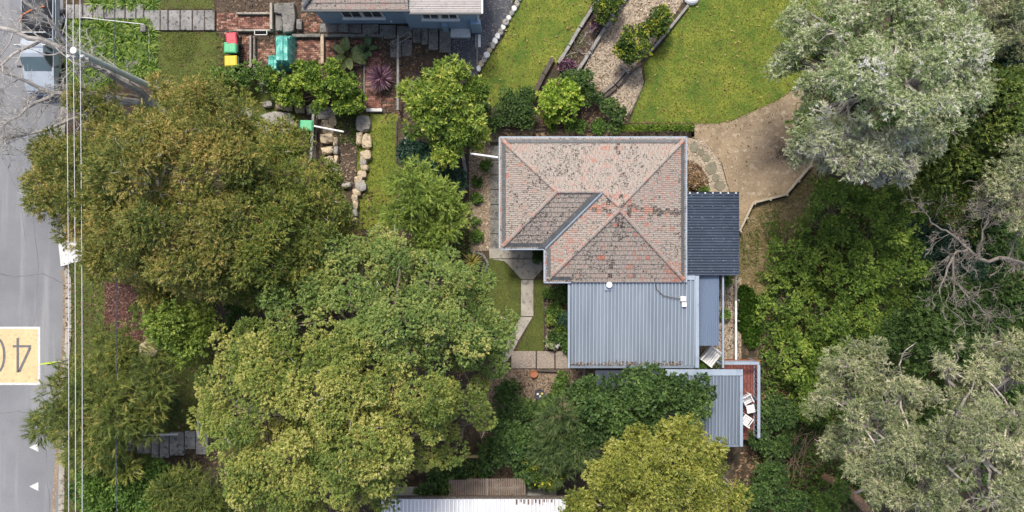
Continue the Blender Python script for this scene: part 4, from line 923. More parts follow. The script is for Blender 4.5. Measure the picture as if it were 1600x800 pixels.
slab = rock(P(513, 198, .0), .42, .55, .2, m_stone, 'rock_slab', None, .1, 9); tag(slab, 'broad sandstone step right of the lone green bin', 'rock')
tag(rock(P(238, 544), .62, .55, .42, m_stone, 'boulder', None, .3, 8), 'single tan boulder at the edge of the red mulch bed', 'boulder')
# timber frame with a white bar above the lone bin
tf = thing('bin_railing', P(489, 215), 'weathered timber rail frame with a white bar by the rock steps', 'railing')
A, B = P(489.5, 178, .9), P(485.5, 249, .9); MB().beam(A, B, .13, .06).build('top_rail', m_greyw, tf)
A2, B2 = P(495, 180, .4), P(492, 249, .4); MB().beam(A2, B2, .07, .07).build('lower_rail', m_wood, tf)
for k in (.05, .35, .65, .95): c = A + (B - A) * k; MB().box((c.x, c.y, .44), (.1, .1, .88)).build('post', m_wood, tf)
MB().tube([P(491, 197, 1.0), P(537, 206, 1.25)], .05, 8).build('white_bar', m_white, tf)
# handrail around the cordyline terrace
hr = thing('terrace_rail', P(622, 115), 'grey pipe handrail running down right of the purple cordyline', 'railing')
MB().tube([P(622, 56, .9), P(621.5, 172, .9)], .07, 8).build('top_rail', m_greyw, hr)
for y in (58, 95, 133, 170): c = P(622, y, .9); MB().disc((c.x, c.y, 0), .04, .88, 8).build('post', m_greyw, hr)
gt = thing('rail_gate', P(632, 60), 'small grey metal gate frame at the top of the handrail', 'gate')
cs = [(612, 66), (639, 49.5), (643, 56), (617, 71)]
for i in range(4): MB().beam(P(*cs[i], .9), P(*cs[(i + 1) % 4], .9), .04, .04).build('rail', m_greyw, gt)
for q in cs: c = P(*q, .9); MB().box((c.x, c.y, .44), (.04, .04, .88)).build('post', m_greyw, gt)
def edging(label, path, w=4.5, h=.28, seglen=42, m=m_wood, name='sleeper_edging', cat='edging', double=False):
    t = thing(name, P(*path[0]), label, cat)
    for a, b in zip(path, path[1:]):
        L = math.hypot(b[0] - a[0], b[1] - a[1]); n = max(1, round(L / seglen))
        for i in range(n):
            p = [a[0] + (b[0] - a[0]) * i / n, a[1] + (b[1] - a[1]) * i / n]; q = [a[0] + (b[0] - a[0]) * (i + .97) / n, a[1] + (b[1] - a[1]) * (i + .97) / n]
            A, B = P(*p), P(*q); A.z = B.z = h / 2 + random.uniform(-.02, .02); j = random.uniform(-.015, .015)
            MB().beam(A + Vector((j, 0, 0)), B + Vector((-j, 0, 0)), w / S, h).build('sleeper', m, t, bevel=.018)
            if double:
                d = (B - A).normalized(); nn_ = Vector((-d.y, d.x, 0)) * (w * 1.15 / S)
                MB().beam(A + nn_, B + nn_, w * .8 / S, h * .7).build('sleeper', m_woodd, t, bevel=.015)
    return t
edging('grey timber sleepers between the upper lawn and the planted bed', [(938, -6), (905, 46), (872, 101)], 5, .3, m=m_greyw)
edging('timber sleepers between the planted bed and the chip path', [(982, -8), (945, 45), (898, 119)], 5, .3, m=m_greyw)
edging('short dark sleeper closing the lower end of the planted bed', [(876, 110), (896, 124)], 6, .3, m=m_woodd)
edging('dark heavy sleeper at the lower corner of the upper lawn', [(864, 93), (849, 118), (834, 150)], 7, .35, m=m_woodd)
edging('grey timber edge running up between chip path and right lawn', [(1074, 10), (1044, 48), (1014, 84)], 4, .25, m=m_greyw)
edging('stacked old sleepers making a step across the chip path', [(975, 112), (958, 132), (938, 148)], 6, .3, m=m_wood, double=True)
edging('short pair of sleepers beside the sleeper step', [(1000, 101), (983, 116)], 4, .3, m=m_woodd)
edging('little timber cross piece at the top of the sleeper step', [(970, 106), (982, 117)], 3.5, .35, m=m_greyw)
edging('brown timber board along the bare strip above the roof', [(740, 196), (800, 205), (855, 203), (940, 205)], 3, .2, m=m_woodd)
edging('thin pale edging curving round the right chip bed', [(1003, 120), (1003, 138), (990, 165), (984, 180)], 2, .12, m=m_wood)
edging('timber rail standing between the middle lawn and dark shrubs', [(636, 208), (636, 266)], 3.5, .6, m=m_greyw, name='rail_board')
edging('low white brick edge at the foot of the middle lawn', [(619, 322), (620, 360)], 3, .2, m=m_conc, seglen=10)
edging('dark timber edge along the right of the middle lawn', [(620, 190), (620, 318)], 2, .15, m=m_woodd)
edging('rough stone edge left of the mulch strip', [(722, 236), (728, 270), (724, 300)], 5, .25, m=m_rock, seglen=14)
edging('curved brick rim of the round garden pond', [(735, 392), (755, 398), (763, 412), (756, 428), (740, 440), (728, 446)], 3.5, .15, m=m_concd, seglen=9)
sheet('pond_bed', [(728, 395), (752, 398), (760, 412), (752, 427), (735, 438), (722, 430)], plain('wet_soil', (.02, .017, .014), .3), 9)
tag(MB().disc(P(720, 422), .3, .5, 14).build('garden_pot', plain('dark_pot', (.06, .055, .06))), 'dark round pot left of the small palm', 'pot')
# curved retaining fence beyond the bare ground
fe = thing('low_timber_fence', P(1228, 305), 'pale low timber fence bending round the bare ground', 'fence')
fp = [(1156, 361), (1177, 317), (1228, 304), (1267, 259), (1277, 214)]; m_pine = mat('pale_pine', (.42, .36, .26), (.33, .28, .2), 3, .8, fine=.1)
for a, b in zip(fp, fp[1:]):
    A, B = P(*a, .4), P(*b, .4); MB().beam(A, B, .11, .05).build('top_rail', m_pine, fe, bevel=.006)
    A3, B3 = A.copy(), B.copy(); A3.z = B3.z = .2; MB().beam(A3, B3, .05, .3).build('board', m_pine, fe)
    for k in (.02, .5): c = A + (B - A) * k; MB().box((c.x + .06, c.y - .06, .2), (.09, .09, .46)).build('post', m_pine, fe)
# steps and wall lower left
s2 = setting('lower_steps', P(280, 695))
for x0, x1, y0, y1, z in ((200, 214, 682, 705, .1), (216, 237, 684, 708, .14), (239, 250, 682, 714, .18), (252, 266, 680, 714, .22), (268, 290, 674, 710, .26), (292, 308, 672, 700, .3), (309, 328, 672, 708, .3)):
    c = P((x0 + x1) / 2, (y0 + y1) / 2); MB().box((c.x, c.y, z / 2), ((x1 - x0) / S, (y1 - y0) / S, z)).build('step_slab', m_stair, s2, bevel=.02)
tag(MB().beam(P(226, 680, .6), P(278, 678.5, .6), .09, .09).build('handrail', m_wconc), 'pale horizontal rail above the lower left steps', 'railing')
tag(MB().beam(P(312, 636, .6), P(312, 681, .6), .1, .5).build('white_board', m_wconc), 'white upright board at the right end of the lower steps', 'board')
wall_bar('low_wall', 'brown timber wall behind the white board', m_wood, (318, 636), (318, 672), 6, .5)
tag(MB().tube([P(128, 27, .8), P(225, 38, .8)], .025, 6).build('pipe_rail', m_wconc), 'thin pale pipe across the top of the strappy bed', 'rail')
wall_bar('bed_edging', 'timber edge at the right of the strappy bed', m_greyw, (234, 46), (236, 98), 2, .2)
tag(MB().box(P(228, 47) + Vector((0, 0, .2)), (.3, .4, .4)).build('pier', m_concd, bevel=.03), 'small concrete pier at the end of the steps', 'pier')
# pots low in the garden
pt = thing('bowl_planter', P(843, 615), 'round dark bowl holding pale stones in the lower garden', 'bowl')
mb = MB(); n = 18
for r, z in ((.2, 0), (.28, .26), (.3, .3), (.25, .3), (.23, .2)):
    mb.v += [tuple(P(843, 615) + Vector((math.cos(k * 6.283 / n) * r, math.sin(k * 6.283 / n) * r, z))) for k in range(n)]
for i in range(4):
    for k in range(n): mb.f.append((i * n + k, i * n + (k + 1) % n, (i + 1) * n + (k + 1) % n, (i + 1) * n + k))
mb.f.append(tuple(4 * n + k for k in range(n))); mb.build('bowl', plain('dark_bowl', (.07, .07, .085)), pt)
for x, y, m in ((840, 614.5, m_white), (847, 614, plain('yellow_stone', (.55, .48, .1))), (844, 618, m_wconc)): rock(P(x, y) + Vector((0, 0, .24)), .07, .07, .06, m, 'pebble', pt)
t = thing('terracotta_pot', P(834, 583), 'small terracotta ring pot below the pebble steps', 'pot')
mb = MB()
for r, z in ((.16, 0), (.22, .28), (.18, .28), (.16, .2)): mb.v += [tuple(P(834, 583) + Vector((math.cos(k * 6.283 / n) * r, math.sin(k * 6.283 / n) * r, z))) for k in range(n)]
for i in range(3):
    for k in range(n): mb.f.append((i * n + k, i * n + (k + 1) % n, (i + 1) * n + (k + 1) % n, (i + 1) * n + k))
mb.f.append(tuple(3 * n + k for k in range(n))); mb.build('pot', plain('terracotta', (.4, .16, .08), .8), t)
wall_bar('low_wall', 'dark timber sleeper under the pebble steps', m_woodd, (836, 578), (890, 580), 3, .25)
cc = thing('white_tub', P(1078, 2), 'white curved object cut by the top edge at the lawn fence', 'garden object')
mb = MB(); c = P(1080, 0)
for j in range(5):
    r = .34 * math.cos(j * .35); mb.v += [tuple(c + Vector((math.cos(k * 6.283 / 14) * r * 1.2, math.sin(k * 6.283 / 14) * r, .1 + .3 * math.sin(j * .35)))) for k in range(14)]
for j in range(4):
    for k in range(14): mb.f.append((j * 14 + k, j * 14 + (k + 1) % 14, (j + 1) * 14 + (k + 1) % 14, (j + 1) * 14 + k))
mb.f.append(tuple(4 * 14 + k for k in range(14))); mb.build('shell', m_white, cc)

# ------------------------------------------------------------------ vegetation
def nrm(a): return a / np.maximum(np.linalg.norm(a, axis=-1, keepdims=True), 1e-9)
def dirs(rng, n, zmin):
    z = zmin + (1 - zmin) * rng.random(n); t = rng.random(n) * 6.2832; s = np.sqrt(np.maximum(0, 1 - z * z))
    return np.stack([s * np.cos(t), s * np.sin(t), z], 1)
def foliage(rng, B, lobe_r=.9, lobes=1.0, sprigs=40, leaves=10, L=.13, W=.06, spl=.25, spread=.9, up=.35, droop=0.0, squash=.75, zmin=-.35, style='sprig', tri=False, cull=.72, var=(.3, .35, .3), jit=.35, flat=.8, shell=.62):
    """crown = big masses B > puffs on their skin > sprigs on each puff > leaves along each sprig"""
    C = []; R = []
    for k, (c, r) in enumerate(B):
        n = max(3, int(lobes * 2.7 * (r / lobe_r) ** 2)); d = dirs(rng, n, zmin)
        p = c + d * np.maximum(.1, r * (.62 + .46 * rng.random((n, 1))) - lobe_r * .5) * np.array([1, 1, squash])
        keep = np.ones(n, bool)
        for j, (c2, r2) in enumerate(B):
            if j != k: keep &= (np.linalg.norm((p - c2) / np.array([1, 1, squash]), axis=1) > r2 * cull)
        C.append(p[keep]); R.append(lobe_r * (.5 + .9 * rng.random(keep.sum()) ** 1.5))
    C = np.concatenate(C); R = np.concatenate(R); nl = len(C)
    lv = rng.normal(0, 1, nl)
    li = np.repeat(np.arange(nl), np.maximum(4, (sprigs * 1.5 * (R / lobe_r) ** 2).astype(int))); ns = len(li); d = dirs(rng, ns, max(zmin, -.12))
    sp = C[li] + d * (R[li] * (shell + (1.04 - shell) * rng.random(ns)))[:, None] * np.array([1, 1, .85])
    ax = nrm(d + np.array([0, 0, up]) + rng.normal(0, jit, (ns, 3))); sv = rng.normal(0, 1, ns)
    si = np.repeat(np.arange(ns), leaves); n = len(si); a = ax[si]
    t = np.tile((np.arange(leaves) + .5) / leaves, ns)
    if style == 'frond':                # flat feathery fronds
        a = nrm(ax * np.array([1, 1, .35]) + rng.normal(0, .1, (ns, 3)))[si]
        side = nrm(np.cross(a, np.array([0, 0, 1.]) + rng.normal(0, .25, (ns, 3))[si])); sg = np.where(np.tile(np.arange(leaves), ns) % 2 == 0, 1., -1.)[:, None]
        fl = spl * (.7 + .6 * rng.random(ns))[si]
        base = sp[si] + a * (t * fl)[:, None] + np.array([0, 0, -1.]) * (droop * t * t * fl)[:, None]
        dd = nrm(side * sg + a * .65); ll = L * (1.15 - .8 * t) * (.85 + .3 * rng.random(n)); w = nrm(np.cross(dd, np.array([0, 0, 1.]) + rng.normal(0, .2, (n, 3))))
    else:
        rv = nrm(rng.normal(0, 1, (n, 3))); dd = nrm(a + rv * spread - np.array([0, 0, droop]))
        base = sp[si] + a * (t * spl * (.6 + .8 * rng.random(ns))[si])[:, None] + rng.normal(0, .015, (n, 3))
        ll = L * (.6 + .8 * rng.random(n)); w = nrm(np.cross(dd, a * .5 + np.array([0, 0, flat]) + rng.normal(0, .45, (n, 3))))
    ww = (W * (.7 + .6 * rng.random(n)))[:, None] / 2; ll = ll[:, None]
    if tri: V = np.stack([base - w * ww, base + w * ww, base + dd * ll], 1)
    else: V = np.stack([base, base + dd * ll * .5 + w * ww, base + dd * ll, base + dd * ll * .5 - w * ww], 1)
    vals = .5 + .5 * (var[0] * lv[li][si] + var[1] * sv[si] + var[2] * rng.normal(0, 1, n)) 
    return V, np.clip(vals, 0, 1), C
def limb(mb, a, b, r0, r1, rng, n=5, wob=.12, seg=6):
    a, b = np.array(a, float), np.array(b, float); L = np.linalg.norm(b - a); pts = []
    for i in range(n):
        t = i / (n - 1); p = a + (b - a) * t
        if 0 < i < n - 1: p = p + rng.normal(0, wob * L * .25, 3)
        p[2] += .12 * L * math.sin(t * math.pi) * .5; pts.append(p)
    mb.tube(pts, [r0 + (r1 - r0) * i / (n - 1) for i in range(n)], seg); return pts
LB = 2.0
def leafmat(name, stops, trans=.4, rough=.5, patch=.14, pscale=.5): 
    return vmat('leaf_' + name, [(p, tuple(min(.6, x * LB) for x in c)) for p, c in stops], rough, trans, patch, pscale, spec=.3)
def plant(name, label, cat, blobs, m, base=None, trunk_r=.25, bark=None, seed=1, group=None, twigs=0, branches=10, crown='crown', boughs=0, **kw):
    rng = np.random.default_rng(seed); B = []
    for (x, y, r, z) in blobs:
        B.append((np.array(P(x, y, z)), r / S * (H - z) / H))
    c0 = np.mean([b[0] for b in B], 0)
    if base is None: bx, by = c0[0], c0[1]
    else: q = P(*base); bx, by = q.x, q.y
    g = float(gz(np.array(bx), np.array(by))); t = thing(name, (bx, by, g), label, cat, group)
    FB = B
    if boughs:                          # each mass breaks up into boughs of different size and height
        FB = []
        for c, r in B:
            n = max(4, int(boughs * (r / 2.2) ** 1.2)); d = dirs(rng, n, -.15)
            for k in range(n): FB.append((c + d[k] * r * rng.uniform(.45, .82) * np.array([1, 1, .8]), r * rng.uniform(.24, .46)))
        kw = {**kw, 'cull': kw.get('cull', .8)}
    V, vals, lob = foliage(rng, FB, **kw)
    o = np_mesh(crown, V, V.shape[1], m, vals, t, (bx, by, g))
    mb = MB(); bark = bark or m_trunk; top = np.array([bx * .4 + c0[0] * .6, by * .4 + c0[1] * .6, g + (c0[2] - g) * .62])
    tp = limb(mb, (bx, by, g - .2), top, trunk_r * 1.2, trunk_r * .8, rng, 5, .06, 8)
    for c, r in B:
        lp = limb(mb, tp[-2] if rng.random() < .4 else top, c - np.array([0, 0, r * .1]), trunk_r * .55, trunk_r * .2, rng, 5, .15, 6)
        near = lob[np.linalg.norm(lob - c, axis=1) < r * 1.3]
        for k in rng.permutation(len(near))[:branches]: limb(mb, lp[-1 - int(rng.integers(0, 3))], near[k], trunk_r * .2, trunk_r * .06, rng, 4, .2, 3)
    mb.build('trunk', bark, t)
    if twigs:                           # bare pale twig ends standing proud of the leaves
        rr = rng.integers(0, len(lob), twigs); d = dirs(rng, twigs, -.1); p = lob[rr] + d * (.35 * kw.get('lobe_r', .9)); l = kw.get('lobe_r', .9) * (.5 + .6 * rng.random((twigs, 1)))
        e = nrm(d + rng.normal(0, .5, (twigs, 3))); w = nrm(np.cross(e, rng.normal(0, 1, (twigs, 3)))) * .016
        mid = p + e * l * .5 + rng.normal(0, .06, (twigs, 3)); V = np.concatenate([np.stack([p - w, p + w, mid + w * .7, mid - w * .7], 1), np.stack([mid - w * .7, mid + w * .7, p + e * l + w * .2, p + e * l - w * .2], 1)])
        tag(np_mesh('twigs', V, 4, m_twig if bark is not m_pale else m_pale, None, t, (bx, by, g)), kind='stuff')
    return t

G_olive = leafmat('olive', [(0, (.034, .052, .014)), (.35, (.085, .105, .024)), (.6, (.135, .142, .034)), (.82, (.2, .17, .046)), (1, (.28, .215, .075))], patch=.3, pscale=.35)
G_olgreen = leafmat('olive_green', [(0, (.04, .06, .015)), (.4, (.085, .115, .024)), (.75, (.145, .16, .034)), (1, (.24, .2, .055))], patch=.22)
G_grn = leafmat('grey_green', [(0, (.055, .085, .025)), (.4, (.11, .165, .045)), (.72, (.185, .22, .066)), (1, (.31, .285, .1))], patch=.15)
G_yel = leafmat('yellowing_green', [(0, (.06, .085, .02)), (.35, (.125, .17, .04)), (.65, (.22, .222, .058)), (1, (.36, .29, .1))], patch=.22, pscale=.3)
G_light = leafmat('light_green', [(0, (.045, .075, .014)), (.5, (.12, .17, .03)), (1, (.22, .26, .055))])
G_feather = leafmat('feathery', [(0, (.03, .045, .012)), (.5, (.075, .1, .022)), (.8, (.13, .145, .03)), (1, (.22, .2, .06))], patch=.2)
G_dark = leafmat('dark_green', [(0, (.018, .035, .012)), (.5, (.04, .075, .02)), (1, (.085, .13, .035))])
G_deep = leafmat('deep_teal', [(0, (.012, .03, .02)), (.5, (.03, .065, .04)), (1, (.07, .12, .075))])
G_mid = leafmat('mid_green', [(0, (.025, .05, .012)), (.5, (.06, .11, .022)), (1, (.13, .19, .04))])
G_lime = leafmat('lime', [(0, (.05, .085, .012)), (.4, (.11, .17, .02)), (.8, (.2, .27, .035)), (1, (.3, .34, .07))])
G_citrus = leafmat('citrus', [(0, (.02, .04, .012)), (.6, (.05, .085, .015)), (.85, (.15, .18, .02)), (1, (.3, .27, .03))], patch=.2, pscale=2)
G_silver = leafmat('silver_gum', [(0, (.045, .07, .025)), (.35, (.1, .135, .05)), (.65, (.18, .21, .1)), (.88, (.3, .32, .2)), (1, (.44, .44, .33))], .2, .45, .12)
G_gum = leafmat('grey_gum', [(0, (.045, .065, .028)), (.4, (.11, .13, .058)), (.75, (.195, .205, .105)), (1, (.32, .285, .185))], .3, .45, .15)
G_wattle = leafmat('wattle', [(0, (.03, .056, .012)), (.45, (.082, .136, .024)), (.75, (.15, .21, .04)), (1, (.22, .27, .055))], .4)
G_ygreen = leafmat('yellow_green', [(0, (.045, .06, .012)), (.4, (.125, .145, .026)), (.75, (.22, .22, .045)), (1, (.36, .31, .1))], patch=.15)
G_moss = leafmat('mossy_green', [(0, (.028, .048, .012)), (.5, (.07, .105, .022)), (1, (.15, .175, .04))])

SP = dict(lobe_r=.46, lobes=1.0, sprigs=42, leaves=9, L=.11, W=.047, spl=.22, spread=.8, tri=True, shell=.7)
plant('olive_tree', 'large olive-brown tree overhanging the road', 'tree', [(130, 290, 85, 7), (212, 222, 75, 8.2), (300, 190, 80, 8.6), (245, 300, 105, 9.5), (350, 270, 85, 9), (330, 370, 95, 8.8), (215, 372, 80, 7.6), (250, 432, 45, 6), (135, 195, 50, 6.2), (85, 300, 45, 5.8), (150, 370, 50, 6.4), (310, 430, 55, 7), (360, 195, 50, 6.6), (90, 235, 35, 5.5), (180, 178, 32, 5.5)],
      G_olive, (290, 320), .38, m_pale, 11, branches=9, twigs=1500, **{**SP, 'lobes': 1.1, 'sprigs': 38, 'boughs': 11})
plant('olive_tree', 'darker green olive tree right of the brown-tipped one', 'tree', [(430, 300, 70, 7.6), (490, 310, 58, 6.6), (410, 380, 80, 8), (480, 370, 65, 7), (440, 240, 55, 6.4), (395, 440, 55, 6.6), (510, 270, 30, 5.4), (395, 220, 45, 6), (520, 345, 32, 5.5)],
      G_olgreen, (440, 330), .3, m_trunk, 12, branches=8, twigs=500, boughs=11, **SP)
plant('slender_olive', 'thin airy olive shrub spilling over the small lawn', 'tree', [(310, 125, 34, 2.4), (350, 150, 38, 2.6), (292, 170, 30, 2.6), (390, 170, 35, 2.4), (335, 180, 40, 3)], G_olgreen, (320, 170), .12, m_trunk, 13, **{**SP, 'lobes': .6, 'sprigs': 20, 'lobe_r': .6})
PF = dict(lobe_r=.5, lobes=.95, sprigs=48, leaves=10, L=.088, W=.06, spl=.1, spread=.95, up=.7, tri=True, var=(.38, .2, .2), shell=.84, jit=.24, cull=.72)
plant('cypress_tree', 'broad grey-green tree with puffy foliage beside the curved path', 'tree', [(600, 425, 62, 7), (530, 430, 55, 7), (680, 445, 62, 7), (740, 500, 50, 6.2), (620, 500, 85, 9), (700, 540, 70, 8), (460, 480, 60, 7.4), (540, 510, 70, 8.4), (760, 540, 38, 5.2), (770, 500, 32, 5), (745, 580, 42, 5.6), (735, 450, 36, 5.2), (650, 400, 40, 5.6), (580, 385, 35, 5.4), (715, 460, 40, 5.6)],
      G_grn, (620, 500), .42, m_trunk, 21, branches=8, twigs=350, boughs=9, **PF)
plant('cypress_tree', 'huge yellow-green puffy tree filling the lower left centre', 'tree', [(400, 540, 70, 7.2), (350, 590, 48, 6), (420, 620, 95, 9.4), (530, 600, 95, 10.2), (540, 690, 105, 10.4), (640, 620, 85, 9.2), (645, 680, 76, 8.6), (720, 620, 52, 7), (430, 710, 85, 8.4), (380, 690, 55, 6.4), (520, 770, 80, 8), (440, 780, 65, 7), (595, 745, 55, 7.4), (345, 650, 40, 5.4), (400, 770, 45, 6), (728, 660, 46, 6), (690, 700, 46, 6), (745, 625, 36, 5.4), (478, 528, 52, 7.6), (585, 555, 60, 9.2)],
      G_yel, (520, 640), .5, m_trunk, 22, branches=8, twigs=450, boughs=9, **PF)
plant('light_green_tree', 'small light green tree above the tan boulder', 'tree', [(272, 492, 46, 6), (305, 522, 36, 5.4), (242, 480, 28, 5), (330, 500, 30, 5.4), (285, 540, 24, 4.4)], G_light, (285, 505), .14, None, 31, lobe_r=.55, lobes=1.1, sprigs=36, leaves=9, L=.12, W=.07, spl=.18)
FE = dict(lobe_r=.6, lobes=.95, sprigs=26, leaves=12, L=.26, W=.035, spl=.38, spread=.55, up=.1, droop=.25, tri=True, jit=.5)
plant('weeping_wattle', 'feathery olive-green tree leaning over the road below the 40 panel', 'tree', [(105, 640, 48, 3.6), (160, 600, 55, 4.4), (215, 615, 60, 4.6), (185, 665, 50, 4.4), (245, 575, 42, 3.8), (150, 690, 42, 3.6), (242, 622, 34, 3.4), (200, 560, 40, 3.6), (125, 595, 38, 3.4), (80, 665, 25, 2.8), (170, 540, 28, 3)],
      G_feather, (200, 625), .16, None, 32, **FE)
plant('golden_shrub', 'golden tipped feathery shrub left of the lower steps', 'shrub', [(160, 715, 30, 2.8), (200, 715, 30, 2.6), (120, 700, 24, 2.4)], G_ygreen, (165, 720), .08, None, 33, **{**FE, 'L': .22})
plant('dense_shrub', 'rounded mid-green shrub below the lower steps', 'shrub', [(302, 758, 36, 2.2), (325, 782, 40, 2.6), (275, 770, 35, 2.4), (290, 800, 40, 2.4)], G_feather, (300, 765), .08, None, 34, **{**FE, 'lobe_r': .5, 'lobes': 1.3, 'L': .2})
plant('leafy_shrub', 'dark green leafy shrub in the bottom left corner bed', 'shrub', [(150, 755, 32, 2.2), (195, 760, 32, 2), (225, 790, 34, 2), (165, 795, 34, 2.2), (240, 745, 26, 1.6)], G_mid, (190, 775), .08, None, 35, lobe_r=.45, lobes=1.2, sprigs=30, leaves=8, L=.17, W=.09, spl=.15)
BR = dict(lobe_r=.45, lobes=1.2, sprigs=22, leaves=9, L=.2, W=.1, spl=.12, spread=1.2, up=.7)
plant('loquat_tree', 'bright tree with long glossy leaves beside the handrail', 'tree', [(690, 140, 38, 3.8), (722, 190, 34, 3.4), (668, 185, 34, 3.2), (705, 112, 26, 3.4), (700, 225, 30, 2.8), (740, 215, 20, 2.2), (655, 150, 30, 2.8), (735, 140, 24, 2.8)],
      leafmat('loquat', [(0, (.03, .055, .012)), (.4, (.075, .12, .02)), (.75, (.15, .2, .03)), (1, (.3, .31, .07))]), (693, 175), .14, None, 41, **{**BR, 'L': .24, 'W': .08, 'lobes': .85})
plant('spreading_bush', 'soft green spreading bush right of the middle lawn', 'bush', [(650, 295, 42, 3.4), (690, 310, 32, 3), (640, 335, 36, 3), (680, 350, 32, 2.6), (665, 380, 30, 2.2), (705, 340, 22, 2)], G_light, (660, 330), .12, None, 42, **{**FE, 'lobe_r': .5, 'lobes': 1.2, 'L': .18, 'W': .045})
plant('dark_shrub', 'dark glossy shrub in the shade below the loquat tree', 'shrub', [(660, 245, 20, 1.2), (690, 262, 22, 1.2), (705, 285, 18, 1), (640, 235, 12, 1)], G_deep, (680, 255), .06, None, 43, **{**BR, 'L': .2})
HD = {**BR, 'lobe_r': .34, 'L': .14, 'W': .1, 'leaves': 11, 'sprigs': 18}
plant('leafy_hedge', 'long bright hedge of broad leaves above the brown rocks', 'hedge', [(454, 138, 20, 1.1), (482, 128, 28, 1.4), (515, 128, 32, 1.5), (545, 140, 28, 1.4), (495, 150, 26, 1.2), (530, 160, 24, 1.2), (465, 150, 20, .9), (555, 165, 14, .8), (535, 135, 30, 1.4), (548, 152, 24, 1.2), (520, 148, 26, 1.3), (425, 128, 16, .9), (470, 112, 12, .9), (440, 150, 12, .6)], leafmat('hedge', [(0, (.022, .045, .01)), (.4, (.065, .11, .018)), (.75, (.15, .21, .03)), (1, (.27, .3, .06))]), (500, 140), .08, None, 44, boughs=14, **{**HD, 'lobe_r': .26, 'lobes': .9, 'sprigs': 14})
plant('straggly_shrub', 'straggly shrub with purplish bare twigs below the bins', 'shrub', [(350, 115, 16, .8), (385, 120, 18, 1), (415, 125, 20, 1.1), (435, 115, 14, .9), (400, 108, 14, .9)], G_mid, (395, 120), .06, mat('purple_twig', (.2, .13, .14), (.12, .08, .085), 4, .9), 45, branches=16, twigs=160, **{**HD, 'lobes': .55, 'sprigs': 12})
def straps(name, label, cat, spots, m, n=46, L=.7, W=.045, rise=.8, group=None, stiff=.5, variants=4, trunk=0, seed=3, z=0):
    """clumps of arching strap leaves; copies share mesh data"""
    rng = np.random.default_rng(seed); ms = []
    for k in range(variants):
        th = rng.random(n) * 6.283; el = np.arcsin(.15 + .8 * rng.random(n)); l = L * (.65 + .5 * rng.random(n)); Q = []; vv = []
        for i in range(n):
            d = np.array([math.cos(th[i]), math.sin(th[i]), 0]); s = np.array([-d[1], d[0], 0]) * W / 2; pts = []
            for t in (0, .35, .7, 1.0):
                out_ = math.cos(el[i]) * t + stiff * 0 ; h = math.sin(el[i]) * t - (1 - stiff) * .75 * t * t
                pts.append(d * l[i] * out_ + np.array([0, 0, max(.02, (h * rise) * l[i] + .04 + trunk)]))
            v = rng.random()
            for a in range(3):
                wa, wb = (.7, 1, .8, .08)[a], (.7, 1, .8, .08)[a + 1]
                Q.append([pts[a] - s * wa, pts[a] + s * wa, pts[a + 1] + s * wb, pts[a + 1] - s * wb]); vv.append(v)
        ms.append((np.array(Q), vv))
    made = []
    for i, (x, y) in enumerate(spots):
        c = P(x, y, .3); c.z = z; k = i % variants
        if len(made) < variants: o = np_mesh(name, ms[k][0], 4, m, ms[k][1]); o.location = c; made.append(o)
        else: o = made[k].copy(); link(o); o.location = c; o.rotation_euler = (0, 0, rng.random() * 6.28); q = .8 + .4 * rng.random(); o.scale = (q, q, q)
        tag(o, label, cat, group)
    return made
def relabel(pre, base, group):
    for o, w in zip([o for o in COL.objects if o.get('group') == group], pre): o['label'] = w + ' ' + base
G_aga = leafmat('strap_green', [(0, (.025, .055, .01)), (.5, (.075, .13, .018)), (1, (.19, .24, .045))], patch=.1)
spots = [(x + random.uniform(-5, 5) + (7 if j % 2 else 0), y + random.uniform(-4, 4)) for j, y in enumerate(range(38, 158, 13)) for x in range(104, 232, 14) if not (y > 110 and x > 150 and x < 235 and y > 120)]
straps('agapanthus', 'strappy green clump in the dense bed under the power lines', 'plant', spots, G_aga, n=90, L=.62, W=.055, group='strappy clumps below the steps')
straps('agapanthus', 'strappy green clump in the bed above the garden steps', 'plant', [(x + random.uniform(-4, 4), y) for y in (-8, 4) for x in range(148, 236, 14)], G_aga, n=90, L=.62, W=.055, group='strappy clumps above the steps', seed=5)
straps('strappy_clump', 'dark strappy grass clump between the feathery tree and lower lawn', 'plant', [(262 + random.uniform(-10, 14), y) for y in range(600, 672, 12)], G_dark, n=50, L=.7, W=.03, group='dark strappy clumps by the lower steps', seed=6)
relabel(('topmost', 'second from top', 'third from top', 'third from bottom', 'second from bottom', 'lowest'), 'dark strappy grass clump right of the feathery tree', 'dark strappy clumps by the lower steps')
cd = thing('cordyline', P(597, 125), 'purple spiky cordyline on the brick terrace', 'plant')
G_purp = leafmat('purple_leaf', [(0, (.016, .008, .013)), (.5, (.05, .022, .036)), (1, (.17, .1, .125))], .15)
for q in straps('leaf_rosette', None, None, [(597, 125)], G_purp, n=340, L=.9, W=.04, rise=1.0, stiff=.85, trunk=.45, variants=1, seed=8): q.parent = cd; q.location = (0, 0, 0); 
MB().tube([P(597, 125), P(597, 125) + Vector((0, 0, .5))], .08, 8).build('stem', m_trunk, cd)
